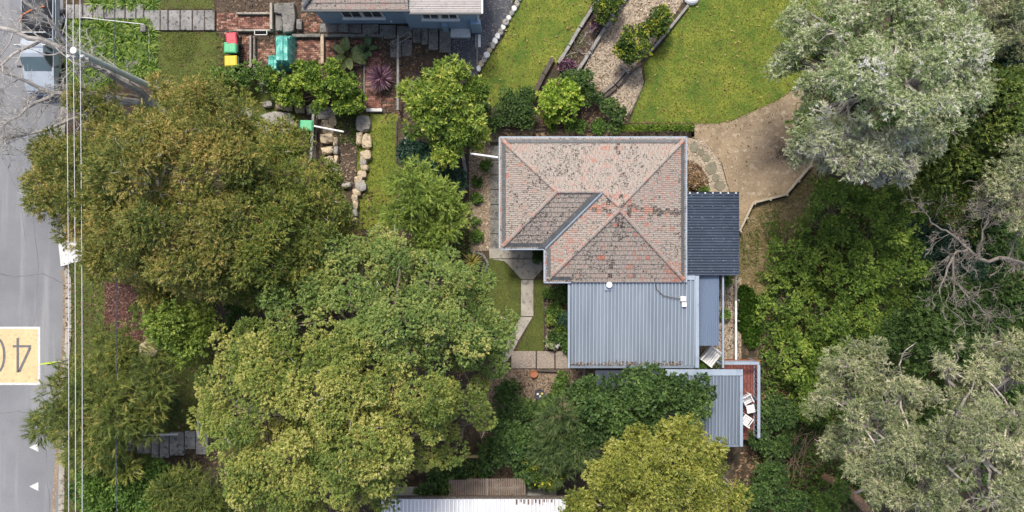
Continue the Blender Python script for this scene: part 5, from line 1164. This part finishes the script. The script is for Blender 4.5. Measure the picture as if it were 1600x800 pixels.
def bigleaf(o, n, L, W, m, seed, tilt=(.35, .9), z=.3):
    rng = random.Random(seed)
    for i in range(n):
        th_ = i * 6.283 / n * 1.0 + rng.uniform(-.3, .3); el = rng.uniform(*tilt); l = L * rng.uniform(.75, 1.1); mb = MB(); c = wloc(o)
        d = Vector((math.cos(th_), math.sin(th_), 0)); s = Vector((-d.y, d.x, 0)); st_ = .3 * l; k = 6; pts = []
        for j in range(k + 1):
            t = j / k; p = c + d * (st_ + l * t) * math.cos(el) + Vector((0, 0, z + (st_ + l * t) * math.sin(el) - .5 * l * t * t)); w = W * math.sin(math.pi * min(1, .12 + t * .88)) ** .6 / 2 * (1 if j < k else .1)
            pts += [p + s * w + Vector((0, 0, .05)), p, p - s * w + Vector((0, 0, .05))]
        mb.v = [tuple(p) for p in pts]
        for j in range(k): a = j * 3; mb.f += [(a, a + 1, a + 4, a + 3), (a + 1, a + 2, a + 5, a + 4)]
        lf = mb.build('leaf', m, o); MB().tube([c + Vector((0, 0, .05)), c + d * st_ * math.cos(el) + Vector((0, 0, z + st_ * math.sin(el)))], .02, 5).build('stalk', m, o)
m_ban = mat('banana_leaf', (.15, .19, .06), (.09, .13, .035), 3, .45, c3=(.26, .25, .1)); m_band = mat('paddle_leaf', (.06, .12, .04), (.04, .085, .03), 3, .45, c3=(.12, .17, .06))
bp = thing('banana_plant', P(546, 88), 'pale paddle-leaved plant left of the purple cordyline', 'plant'); bigleaf(bp, 9, 1.0, .42, m_ban, 4)
bp2 = thing('strelitzia', P(575, 80), 'dark green broad-leaved plant above the purple cordyline', 'plant'); bigleaf(bp2, 7, .7, .25, m_band, 5)
pm = thing('small_palm', P(738, 410), 'small bronze-green palm beside the round pond bed', 'palm')
G_bronze = leafmat('bronze', [(0, (.06, .06, .012)), (.5, (.14, .13, .03)), (1, (.24, .2, .06))])
for q in straps('frond', None, None, [(738, 410)], G_bronze, n=70, L=.75, W=.07, stiff=.6, trunk=.4, variants=1, seed=9): q.parent = pm; q.location = (0, 0, 0)
MB().tube([P(738, 410), P(738, 410) + Vector((0, 0, .45))], .08, 8).build('stem', m_trunk, pm)
SH = dict(lobe_r=.28, lobes=1.1, sprigs=16, leaves=8, L=.11, W=.07, spl=.1, spread=1.1, up=.6)
plant('lime_shrub', 'lime green rounded shrub at the foot of the upper lawn', 'shrub', [(872, 158, 30, 1.4), (852, 165, 20, 1.1), (892, 150, 20, 1.1), (868, 180, 16, .9)], G_lime, (872, 160), .07, None, 51, **{**SH, 'lobe_r': .35, 'L': .16, 'W': .1})
plant('dark_shrub', 'dark bluish shrub right of the lime green shrub', 'shrub', [(908, 130, 22, 1), (918, 150, 14, .8), (890, 125, 14, .8)], G_dark, (908, 135), .05, None, 52, **SH)
plant('dark_shrub', 'scrubby dark shrub at the bottom left of the upper lawn', 'shrub', [(800, 160, 22, .9), (822, 150, 14, .7), (780, 185, 18, .8), (762, 190, 18, .8), (815, 185, 20, .8), (760, 172, 12, .7)], G_dark, (800, 170), .05, m_pale, 53, twigs=40, **SH)
plant('dark_shrub', 'straggling shrub at the corner of the chip path', 'shrub', [(950, 165, 16, .8), (965, 178, 14, .8), (935, 155, 12, .6), (958, 198, 11, .6)], G_dark, (952, 172), .05, m_pale, 54, twigs=60, **SH)
plant('low_shrub', 'small green shrub against the bare strip above the roof', 'shrub', [(893, 195, 9, .4), (905, 197, 9, .4), (935, 198, 9, .4), (862, 198, 7, .3)], G_mid, (900, 196), .03, None, 55, **{**SH, 'lobe_r': .18})
plant('citrus_tree', 'citrus bush with yellow fruit tints beside the chip path', 'tree', [(990, 68, 26, 1.5), (985, 85, 18, 1.2), (1000, 55, 16, 1.3)], G_citrus, (990, 72), .06, None, 56, **SH)
plant('citrus_tree', 'smaller citrus bush nearer the top edge by the lawn fence', 'tree', [(1027, 34, 21, 1.4), (1020, 45, 12, 1.1), (1036, 26, 12, 1.1)], G_citrus, (1027, 36), .06, None, 57, **SH)
plant('flowering_bush', 'dark bush with yellow blossom in the sleeper bed', 'bush', [(948, 12, 20, 1.2), (940, 25, 12, .9), (958, 2, 14, 1)], G_citrus, (948, 14), .06, None, 58, **SH)
plant('purple_shrub', 'small purplish shrub low in the sleeper bed', 'shrub', [(889, 104, 10, .4), (930, 40, 8, .4)], G_purp, (889, 104), .03, None, 59, **{**SH, 'lobe_r': .2})
hx = thing('clipped_hedge', P(1023, 200), 'low clipped box hedge along the bottom of the right lawn', 'hedge')
V, vv, _ = foliage(np.random.default_rng(60), [(np.array(P(x, 200, .35)), .24) for x in range(969, 1082, 6)], lobe_r=.14, lobes=1.0, sprigs=10, leaves=6, L=.07, W=.05, spl=.05, spread=1.2, cull=.3)
V[:, :, 1] = np.clip(V[:, :, 1], P(0, 206, .35).y, P(0, 194.5, .35).y); np_mesh('leaves', V, 4, G_lime if False else leafmat('box_hedge', [(0, (.03, .06, .01)), (.5, (.08, .13, .015)), (1, (.16, .2, .03))]), vv, hx, wloc(hx))
mb = MB()
for x in range(970, 1082, 12): mb.tube([P(x, 200), P(x, 200) + Vector((0, 0, .35))], .03, 5)
mb.build('stems', m_trunk, hx)
def clump(label, x, y, r, m, seed, name='garden_plant', z=.3, group=None, **kw): return plant(name, label, 'plant', [(x, y, r, z), (x + r * .5, y + r * .4, r * .6, z * .8)], m, (x, y), .025, None, seed, group, **{**SH, 'lobe_r': .18, 'sprigs': 12, **kw})
for i, (x, y, r, m) in enumerate(((880, 462, 13, G_dark), (868, 485, 10, G_mid), (884, 500, 12, G_deep), (858, 498, 7, G_light), (872, 528, 12, G_dark), (860, 536, 9, G_silver), (886, 540, 11, G_mid), (857, 455, 8, G_mid), (875, 510, 9, G_citrus))):
    clump(('largest dark plant at the top of the flower bed', 'mid-green plant in the upper middle of the flower bed', 'bluish dark plant against the steel roof in the flower bed', 'small light green plant by the flower bed edging', 'dark plant low in the flower bed middle', 'silvery plant at the bottom left of the flower bed', 'mid-green plant at the bottom right of the flower bed', 'small plant in the top left corner of the flower bed', 'yellow-flecked plant in the centre of the flower bed')[i], x, y, r, m, 70 + i, group='plants in the flower bed')
for i, (x, y) in enumerate(((743, 285), (742, 310), (742, 342), (744, 368), (757, 260))): clump(('second from top', 'third from top', 'fourth from top', 'lowest', 'topmost')[i] + ' tiny green seedling in the mulch strip beside the house', x, y, 5, G_mid, 90 + i, z=.12, group='seedlings in the mulch strip')
clump('dark plant in the corner by the front door', 844, 402, 12, G_dark, 98); clump('dry plant at the corner bed of the curved path', 1090, 282, 12, leafmat('dry_brown', [(0, (.08, .05, .03)), (1, (.25, .18, .1))], .1), 99)
clump('green plant below the curved path by the navy roof', 1096, 296, 6, G_mid, 100); clump('green plant under the white bench', 1094, 566, 8, G_mid, 101, z=.6); clump('pale potted plant right of the white bench', 1120, 566, 8, G_gum, 102, z=.6)
clump('small weed beside the outer beam', 1134, 438, 6, G_mid, 103); clump('low weed beside the gravel strip', 1133, 490, 6, G_mid, 104)
# lower garden
plant('lower_shrub', 'dark shrub left of the bowl in the lower garden', 'shrub', [(800, 600, 18, .9), (812, 640, 22, 1.2), (790, 655, 24, 1.4), (830, 640, 16, .9), (785, 620, 16, .8)], G_dark, (805, 635), .06, None, 61, **{**SH, 'lobe_r': .35, 'L': .15})
plant('lower_shrub', 'small shrub right of the bowl in the lower garden', 'shrub', [(858, 625, 12, .6), (870, 605, 12, .6), (880, 590, 9, .5), (850, 640, 12, .7)], G_mid, (860, 620), .04, None, 62, **SH)
plant('broadleaf_tree', 'deep green broad-leaved tree against the studio roof', 'tree', [(1060, 622, 42, 4.6), (1000, 620, 45, 5), (945, 630, 45, 4.8), (1080, 610, 22, 4), (975, 665, 45, 4.4), (920, 660, 35, 4), (1040, 660, 40, 4.4), (910, 615, 24, 3.6)],
      G_dark, (990, 640), .2, None, 63, lobe_r=.5, lobes=1.25, sprigs=30, leaves=8, L=.17, W=.1, spl=.14, spread=1.1, up=.6)
plant('fine_leaf_tree', 'thin needle-leaved tree left of the broad-leaved tree', 'tree', [(880, 650, 36, 4.2), (870, 690, 36, 3.8), (900, 690, 34, 4), (860, 720, 26, 3.2)], leafmat('needle', [(0, (.02, .036, .013)), (.5, (.05, .078, .024)), (1, (.11, .14, .05))]), (880, 685), .12, m_pale, 64, branches=12, **{**FE, 'lobes': 1.0, 'L': .28})
plant('dense_bush', 'dense dark bush above the brown slatted roof', 'bush', [(825, 690, 32, 2.6), (800, 700, 26, 2.2), (850, 725, 28, 2.4), (820, 735, 20, 1.8), (790, 675, 22, 2), (835, 750, 16, 1.4)], G_dark, (825, 705), .1, None, 65, **{**BR, 'L': .16, 'W': .09})
plant('flecked_bush', 'green bush with yellow flecks at the end of the slatted roof', 'bush', [(845, 735, 22, 2.8), (830, 718, 18, 2.8), (862, 745, 16, 2.4)], G_citrus, (845, 735), .08, None, 66, **{**BR, 'L': .15, 'W': .1})
plant('dark_shrub', 'dark shrub left of the brown slatted roof', 'shrub', [(690, 755, 22, 1.8), (670, 770, 22, 1.8), (715, 735, 18, 1.4), (755, 720, 16, 1.2), (770, 700, 14, 1)], G_dark, (700, 755), .08, None, 67, **{**BR, 'L': .18})
plant('yellow_green_tree', 'dense yellow-green tree rising from the bottom edge', 'tree', [(1010, 740, 88, 6.6), (945, 765, 62, 5.6), (1080, 715, 60, 6), (1095, 775, 62, 6), (1020, 690, 52, 5.8), (1030, 800, 80, 6.2), (965, 715, 42, 5), (1120, 740, 38, 5), (920, 800, 45, 5)],
      G_ygreen, (1020, 750), .3, m_pale, 68, twigs=260, boughs=12, lobe_r=.42, lobes=1.05, sprigs=36, leaves=11, L=.1, W=.05, spl=.14, spread=1.0, up=.5, tri=True)
# the bush on the right
GU = dict(lobe_r=.42, lobes=.85, sprigs=26, leaves=11, L=.12, W=.034, spl=.2, spread=1.0, up=.05, droop=.35, tri=True, jit=.6, zmin=-.5)
plant('silver_gum', 'tall grey-green gum tree overhanging the right lawn', 'tree', [(1250, 60, 42, 7), (1310, 50, 58, 9), (1400, 45, 65, 10), (1480, 80, 58, 9.6), (1255, 130, 42, 7.4), (1330, 130, 70, 11), (1420, 130, 70, 11.4), (1490, 155, 48, 9), (1255, 205, 34, 6.4), (1300, 190, 42, 8), (1460, 10, 50, 9), (1260, 15, 40, 6.6), (1225, 100, 28, 6), (1380, 90, 60, 10), (1450, 200, 45, 8.6), (1515, 60, 40, 8.6), (1520, 130, 32, 8)],
      G_silver, (1370, 130), .36, m_pale, 81, twigs=1800, branches=8, boughs=16, **{**GU, 'lobes': 1.1})
plant('white_gum', 'whitish twiggy gum hanging over the low timber fence', 'tree', [(1320, 235, 52, 9.4), (1390, 235, 52, 9.4), (1290, 240, 30, 7.6), (1345, 268, 34, 8), (1390, 265, 34, 8), (1350, 205, 40, 9), (1435, 225, 30, 8), (1250, 235, 24, 6)],
      leafmat('whitish_gum', [(0, (.06, .08, .035)), (.35, (.14, .16, .08)), (.65, (.25, .26, .155)), (1, (.44, .43, .33))], .25), (1350, 190), .26, m_pale, 181, twigs=3800, branches=10, boughs=15, **{**GU, 'lobes': 1.0})
plant('olive_gum', 'dull olive gum in the top right corner', 'tree', [(1560, 25, 50, 8.4), (1510, 20, 42, 8), (1595, 60, 40, 7.6), (1540, 60, 36, 7), (1610, 0, 45, 8)], G_gum, (1560, 40), .25, m_pale, 82, twigs=700, **GU)
plant('teal_tree', 'small dark bluish tree at the right edge near the top', 'tree', [(1585, 92, 26, 6), (1600, 105, 24, 6), (1568, 102, 18, 5.4)], G_deep, (1590, 98), .12, None, 83, lobe_r=.5, lobes=1.2, sprigs=30, leaves=9, L=.15, W=.07)
RG = dict(lobe_r=.55, lobes=1.3, sprigs=36, leaves=9, L=.15, W=.08, spl=.14, spread=1.0, up=.6, tri=True)
plant('mossy_tree', 'bright yellow-green tree at the right edge below the bluish tree', 'tree', [(1570, 165, 44, 8), (1595, 135, 30, 7.4), (1545, 195, 36, 7.4), (1605, 190, 34, 7), (1555, 130, 28, 6.6), (1535, 120, 24, 5.6)], G_moss, (1575, 165), .2, None, 84, **RG)
plant('mossy_tree', 'mossy green tree below the silver gum', 'tree', [(1500, 235, 45, 6), (1540, 260, 42, 5.6), (1470, 270, 40, 5), (1510, 285, 40, 4.6), (1430, 285, 32, 4.4), (1590, 235, 32, 5)], G_moss, (1500, 260), .2, None, 85, **RG)
plant('olive_gum', 'pale dry gum on the right edge above the bare branches', 'tree', [(1590, 240, 32, 8), (1580, 290, 36, 8), (1550, 310, 30, 7), (1605, 330, 36, 7.6)], G_gum, (1590, 300), .2, m_pale, 86, twigs=500, **GU)
WA = dict(lobe_r=.26, lobes=.8, sprigs=11, leaves=8, L=.115, W=.05, spl=.12, spread=.75, up=.55, tri=True, zmin=-.1, var=(.5, .3, .2), shell=.6)
wspots = [((1300, 330), 60, 3), ((1385, 345), 62, 3.2), ((1245, 400), 55, 2), ((1330, 420), 62, 2.6), ((1405, 430), 52, 2.4), ((1220, 470), 50, 1.6), ((1290, 500), 58, 2), ((1360, 490), 50, 2), ((1235, 550), 52, 1.4), ((1300, 570), 50, 1.6), ((1260, 620), 48, 1.2)]
words = ['nearest the bare ground', 'topmost and farthest right', 'on the edge of the dry slope', 'in the middle of the thicket', 'beside the dark gully', 'beside the green ground cover', 'in the lower middle of the thicket', 'bordering the dark tree', 'beside the deck railing', 'above the grey gum', 'lowest of the thicket']
for i, (((x, y), r, z), w) in enumerate(zip(wspots, words)):
    bl = [(x, y, r * .8, z - 1), (x + r * .55, y - r * .4, r * .55, z - 1.4), (x - r * .5, y + r * .35, r * .55, z - 1.5), (x + r * .3, y + r * .55, r * .5, z - 1.7), (x - r * .35, y - r * .5, r * .5, z - 1.5)]
    plant('feathery_wattle', 'bright green feathery wattle ' + w, 'tree', bl, G_wattle, (x, y), .09, None, 200 + i, 'feathery wattles in the thicket', branches=3, boughs=17, **WA)
DK = {**RG, 'lobe_r': .6, 'L': .17}
for i, (bl, lab, m) in enumerate((([(1450, 510, 45, 2.6), (1410, 530, 38, 2.2), (1480, 540, 40, 2.4), (1440, 550, 36, 2)], 'dark leafy tree in the shade between the two gum groups', G_dark), ([(1530, 490, 45, 2.4), (1570, 470, 40, 2.2), (1500, 470, 36, 2), (1590, 510, 36, 2.4)], 'dark tree below the bare pale branches', G_dark),
        ([(1480, 400, 42, .4), (1520, 430, 40, .4), (1450, 380, 34, .4)], 'shadowed tree under the bare pale branches', G_deep), ([(1560, 380, 40, 1.2), (1590, 420, 40, 1.4), (1540, 345, 34, 1.4)], 'dark green tree behind the bare branches at the right edge', G_dark),
        ([(1210, 650, 26, .8), (1190, 690, 26, .8), (1225, 690, 20, .6), (1180, 640, 14, .5)], 'dark spreading bush just below the deck', G_dark), ([(1200, 740, 24, .8), (1180, 770, 26, 1), (1230, 780, 26, .8)], 'green bush at the bottom beside the yellow-green tree', G_dark), ([(1280, 790, 28, .6), (1310, 760, 16, .2)], 'low green bush by the fallen log', G_mid))):
    plant('shade_tree' if i < 4 else 'shade_bush', lab, 'tree' if i < 4 else 'bush', bl, m, None, .14 if i < 4 else .05, None, 120 + i, **(DK if i < 4 else {**SH, 'lobe_r': .4, 'L': .17}))
plant('grey_gum', 'grey-green gum leaning in above the fallen log', 'tree', [(1335, 560, 45, 6.4), (1370, 590, 40, 7), (1300, 625, 40, 6.2), (1350, 660, 50, 7.4), (1410, 620, 55, 8.2), (1400, 690, 55, 8.2), (1330, 710, 40, 6.6), (1380, 750, 45, 7), (1290, 680, 30, 5.6), (1310, 575, 30, 5.8)], G_gum, (1390, 660), .3, m_pale, 87, twigs=1500, branches=14, boughs=13, **{**GU, 'lobes': .75})
plant('grey_gum', 'large pale gum filling the bottom right corner', 'tree', [(1480, 590, 55, 8.6), (1550, 570, 50, 8.4), (1500, 650, 65, 9.6), (1580, 640, 60, 9.4), (1460, 710, 55, 8.6), (1540, 720, 70, 10), (1600, 720, 55, 9.4), (1480, 780, 55, 8.6), (1560, 790, 60, 9), (1430, 790, 45, 7.4), (1600, 555, 40, 8)], G_gum, (1530, 690), .4, m_pale, 88, twigs=2400, branches=14, boughs=13, **{**GU, 'lobes': .75})

# bare and dead wood
def bare(name, label, limbs, m, seed, r0=.16, depth=3, dens=3.0, sub=1.3, cat='tree', base=None, rad=None):
    rng = np.random.default_rng(seed); mb = MB(); tw = MB(); b0 = P(*base) if base else Vector(P(*limbs[0][0])); b0.z = float(gz(np.array(b0.x), np.array(b0.y)))
    t = thing(name, b0, label, cat)
    def grow(p, d, L, r, k):
        pts = [np.array(p)]; n = 4; dd = nrm(np.array(d))
        for i in range(n):
            dd = nrm(dd + rng.normal(0, .22, 3) + np.array([0, 0, .03])); pts.append(pts[-1] + dd * L / n)
        (mb if k > 1 else tw).tube(pts, [max(.009, r * (1 - .75 * i / n)) for i in range(n + 1)], 5 if k > 1 else 3, cap=False)
        if k > 0:
            for i in range(int(rng.integers(2, 5))):
                j = int(rng.integers(1, n + 1)); grow(pts[j], nrm(dd + rng.normal(0, .65, 3) * np.array([1, 1, .6])), L * rng.uniform(.4, .75), r * .45, k - 1)
    for li, lm in enumerate(limbs):
        pts = [np.array(P(*q)) for q in lm]; fine = []
        for a, b in zip(pts, pts[1:]):
            for s_ in range(3): fine.append(a + (b - a) * s_ / 3 + (rng.normal(0, .05, 3) if s_ else 0))
        fine.append(pts[-1]); rr = (rad[li] if rad else r0)
        mb.tube(fine, [rr * (1 - .72 * i / (len(fine) - 1)) for i in range(len(fine))], 7)
        for i in range(2, len(fine)):
            for _ in range(int(rng.poisson(dens * .33 * (1 if i > 3 else .3)))):
                d = nrm(fine[i] - fine[i - 1]); grow(fine[i], nrm(d + rng.normal(0, .8, 3) * np.array([1, 1, .5])), sub * rng.uniform(.5, 1.2), rr * .28 * (1 - .6 * i / len(fine)), depth - 1)
    mb.build('trunk', m, t)
    if tw.v: tag(tw.build('twigs', m, t), kind='stuff')
    return t
bare('bare_street_tree', 'leafless grey tree reaching over the parked utility and road', [[(246, 168, 0), (215, 140, 2), (168, 112, 4), (125, 86, 5.4), (65, 62, 6.2), (0, 44, 6.8), (-60, 20, 7.2)], [(246, 168, 0), (200, 158, 2), (130, 148, 4), (85, 146, 4.6), (30, 122, 5.6), (-40, 95, 6.2)], [(215, 160, 1.6), (150, 168, 3.2), (90, 196, 4.6), (20, 215, 5.4), (-40, 212, 6)],
      [(125, 86, 5.4), (85, 40, 6.6), (40, 5, 7.6), (10, -30, 8)], [(65, 62, 6.2), (20, 85, 6.8), (-30, 130, 7.4)], [(85, 146, 4.6), (40, 170, 5.8), (0, 200, 6.4)]], m_twig, 301, dens=5, sub=1.9, depth=4, rad=[.26, .2, .13, .12, .1, .1])
bare('fig_stems', 'twisted brown stems under the power pole', [[(240, 152, 0), (215, 142, .5), (185, 118, 1.2), (150, 100, 1.6), (130, 92, 1.8)], [(240, 156, 0), (200, 148, .5), (160, 142, 1), (120, 145, 1.2)]], m_trunk, 302, r0=.13, dens=1.5, sub=.7, depth=2)
bare('bare_gum', 'bare pale gum branches against the dark gully', [[(1680, 440, 0), (1620, 415, 5), (1575, 404, 6.4), (1530, 404, 7), (1512, 388, 7.2), (1490, 398, 7.2), (1478, 430, 7.4), (1468, 460, 7.4)], [(1512, 388, 7.2), (1485, 365, 7.6), (1462, 352, 7.8), (1448, 335, 8)], [(1530, 404, 7), (1535, 360, 7.4), (1550, 330, 7.8), (1560, 300, 8)], [(1490, 398, 7.2), (1490, 440, 7), (1520, 470, 6.8), (1545, 492, 6.8)], [(1575, 404, 6.4), (1590, 360, 7), (1605, 330, 7.4)]],
     mat('grey_bark', (.22, .195, .17), (.14, .122, .105), 3, .9, fine=.2), 303, dens=4, sub=1.1, depth=4, rad=[.12, .06, .06, .06, .05])
bare('dead_sapling', 'thin crooked dead branch rising through the dark tree', [[(1415, 660, 3), (1412, 610, 6), (1405, 570, 7), (1412, 552, 7.3), (1432, 535, 7.6)]], m_pale, 304, r0=.06, dens=.6, sub=.6, depth=2)
bare('bare_sapling', 'small bare white sapling in the sleeper bed', [[(903, 82, 0), (905, 72, .5), (912, 60, .9), (918, 48, 1.2)], [(903, 82, 0), (890, 84, .6), (878, 88, .9)], [(903, 82, 0), (925, 84, .6), (928, 74, 1.1)], [(903, 82, 0), (898, 66, .8), (892, 58, 1.1)]], m_pale, 305, r0=.028, dens=1.6, sub=.5, depth=2)
bare('brush_heap', 'heap of dry brown brushwood below the deck', [[(1235 + random.uniform(-25, 30), 700 + random.uniform(-25, 45), .1), (1235 + random.uniform(-60, 60), 715 + random.uniform(-60, 60), .5)] for _ in range(26)], mat('dry_brush', (.22, .15, .1), (.13, .09, .065), 4, .9), 306, r0=.03, dens=2.0, sub=.9, depth=2, cat='brushwood', base=(1235, 710))
bare('fallen_branch', 'pale bare fallen branch at the edge of the lower forest', [[(1185, 640, .3), (1200, 680, .3), (1206, 730, .2), (1204, 780, .1)]], m_twig, 307, r0=.09, dens=1.0, sub=.8, depth=2, cat='branch')
lg = thing('fallen_log', P(1320, 765, -1), 'thick orange-brown fallen log near the bottom right', 'log'); z0 = float(gz(np.array(lg.location.x), np.array(lg.location.y))); lg.location.z = z0
MB().tube([P(1284, 742, z0 + .5), P(1310, 756, z0 + .45), P(1335, 775, z0 + .4), P(1365, 808, z0 + .35)], [.22, .26, .27, .3], 10).build('log', mat('orange_wood', (.3, .17, .09), (.18, .11, .07), 3, .9, .5, c3=(.38, .28, .18)), lg, smooth=True)
MB().tube([P(1330, 772, z0 + .5), P(1350, 765, z0 + .8), P(1362, 768, z0 + .9)], [.09, .07, .04], 6).build('snapped_limb', m_pale, lg)
dbr = thing('dead_brush', P(1262, 232), 'dark tangle of twigs under the silver gum beside the fence', 'brushwood')
rng = np.random.default_rng(5); mb = MB()
for i in range(160):
    c = np.array(P(1225 + rng.normal(0, 9), 238 + rng.normal(0, 6))); d = dirs(rng, 1, .1)[0] * rng.uniform(.2, .6); mb.tube([c, c + d * .5 + rng.normal(0, .04, 3), c + d], [.012, .009, .004], 3, cap=False)
tag(mb.build('twigs', mat('grey_brush', (.13, .1, .09), (.08, .065, .055), 3, .9), dbr), kind='stuff')
for i, (x, y, r, z, m, lab) in enumerate(((1480, 645, 40, -1.6, G_dark, 'dark bush seen through the left of the corner gum'), (1565, 745, 42, -2, G_dark, 'dark bush seen through the corner gum near the right edge'), (1385, 720, 34, -1, G_mid, 'green bush seen through the gum above the log'), (1455, 765, 36, -1.6, G_dark, 'dark bush between the two gums at the bottom edge'), (1590, 600, 40, -2, G_dark, 'dark bush under the gums at the right edge'),
        (1335, 130, 40, .2, G_dark, 'dark bush in the heart of the silver gum'), (1265, 185, 22, .6, G_mid, 'green bush under the silver gum beside the bare ground'), (1420, 60, 42, -1, G_dark, 'dark bush showing through the top of the silver gum'), (1480, 180, 42, -1.4, G_dark, 'dark bush between the silver gum and the mossy tree'), (1530, 660, 40, -2, G_mid, 'green bush deep under the corner gum'), (1400, 190, 40, -.6, G_dark, 'dark bush under the whitish gum'), (1300, 60, 30, .5, G_mid, 'green bush under the top left of the silver gum'), (1600, 670, 36, -2, G_dark, 'dark bush low at the right edge'), (440, 465, 36, 3.2, G_olgreen, 'low olive bush in the gap between the two big left trees'), (375, 500, 30, 2.6, G_dark, 'dark bush under the left shoulder of the puffy tree'), (500, 420, 26, 2.6, G_dark, 'dark bush between the dark olive and the puffy trees'))):
    plant('understorey_bush', lab, 'bush', [(x, y, r, z), (x + r * .7, y + r * .4, r * .6, z - .3), (x - r * .7, y + r * .3, r * .6, z - .3), (x, y - r * .8, r * .5, z - .4)], m, None, .06, None, 400 + i, 'understorey bushes', **{**SH, 'lobe_r': .45, 'sprigs': 10, 'leaves': 7, 'L': .2, 'W': .13, 'tri': True})
# undergrowth reading as one mass on the bush floor
q = polypts([(1180, 470), (1290, 300), (1610, 250), (1610, 810), (1160, 810), (1190, 690)], 10000); rng = np.random.default_rng(9)
n = len(q); c = np.c_[q, gz(q[:, 0], q[:, 1])]; k = 5; ci = np.repeat(np.arange(n), k); d = dirs(rng, n * k, .15); w = nrm(np.cross(d, rng.normal(0, 1, (n * k, 3)))) * .04; l = (.15 + .4 * rng.random((n * k, 1)))
V = np.stack([c[ci] + d * l * .2, c[ci] + d * l * .6 + w, c[ci] + d * l, c[ci] + d * l * .6 - w], 1)
tag(np_mesh('undergrowth', V, 4, G_mid, rng.random(n * k)), 'low leafy undergrowth covering the bush floor', 'undergrowth', kind='stuff')
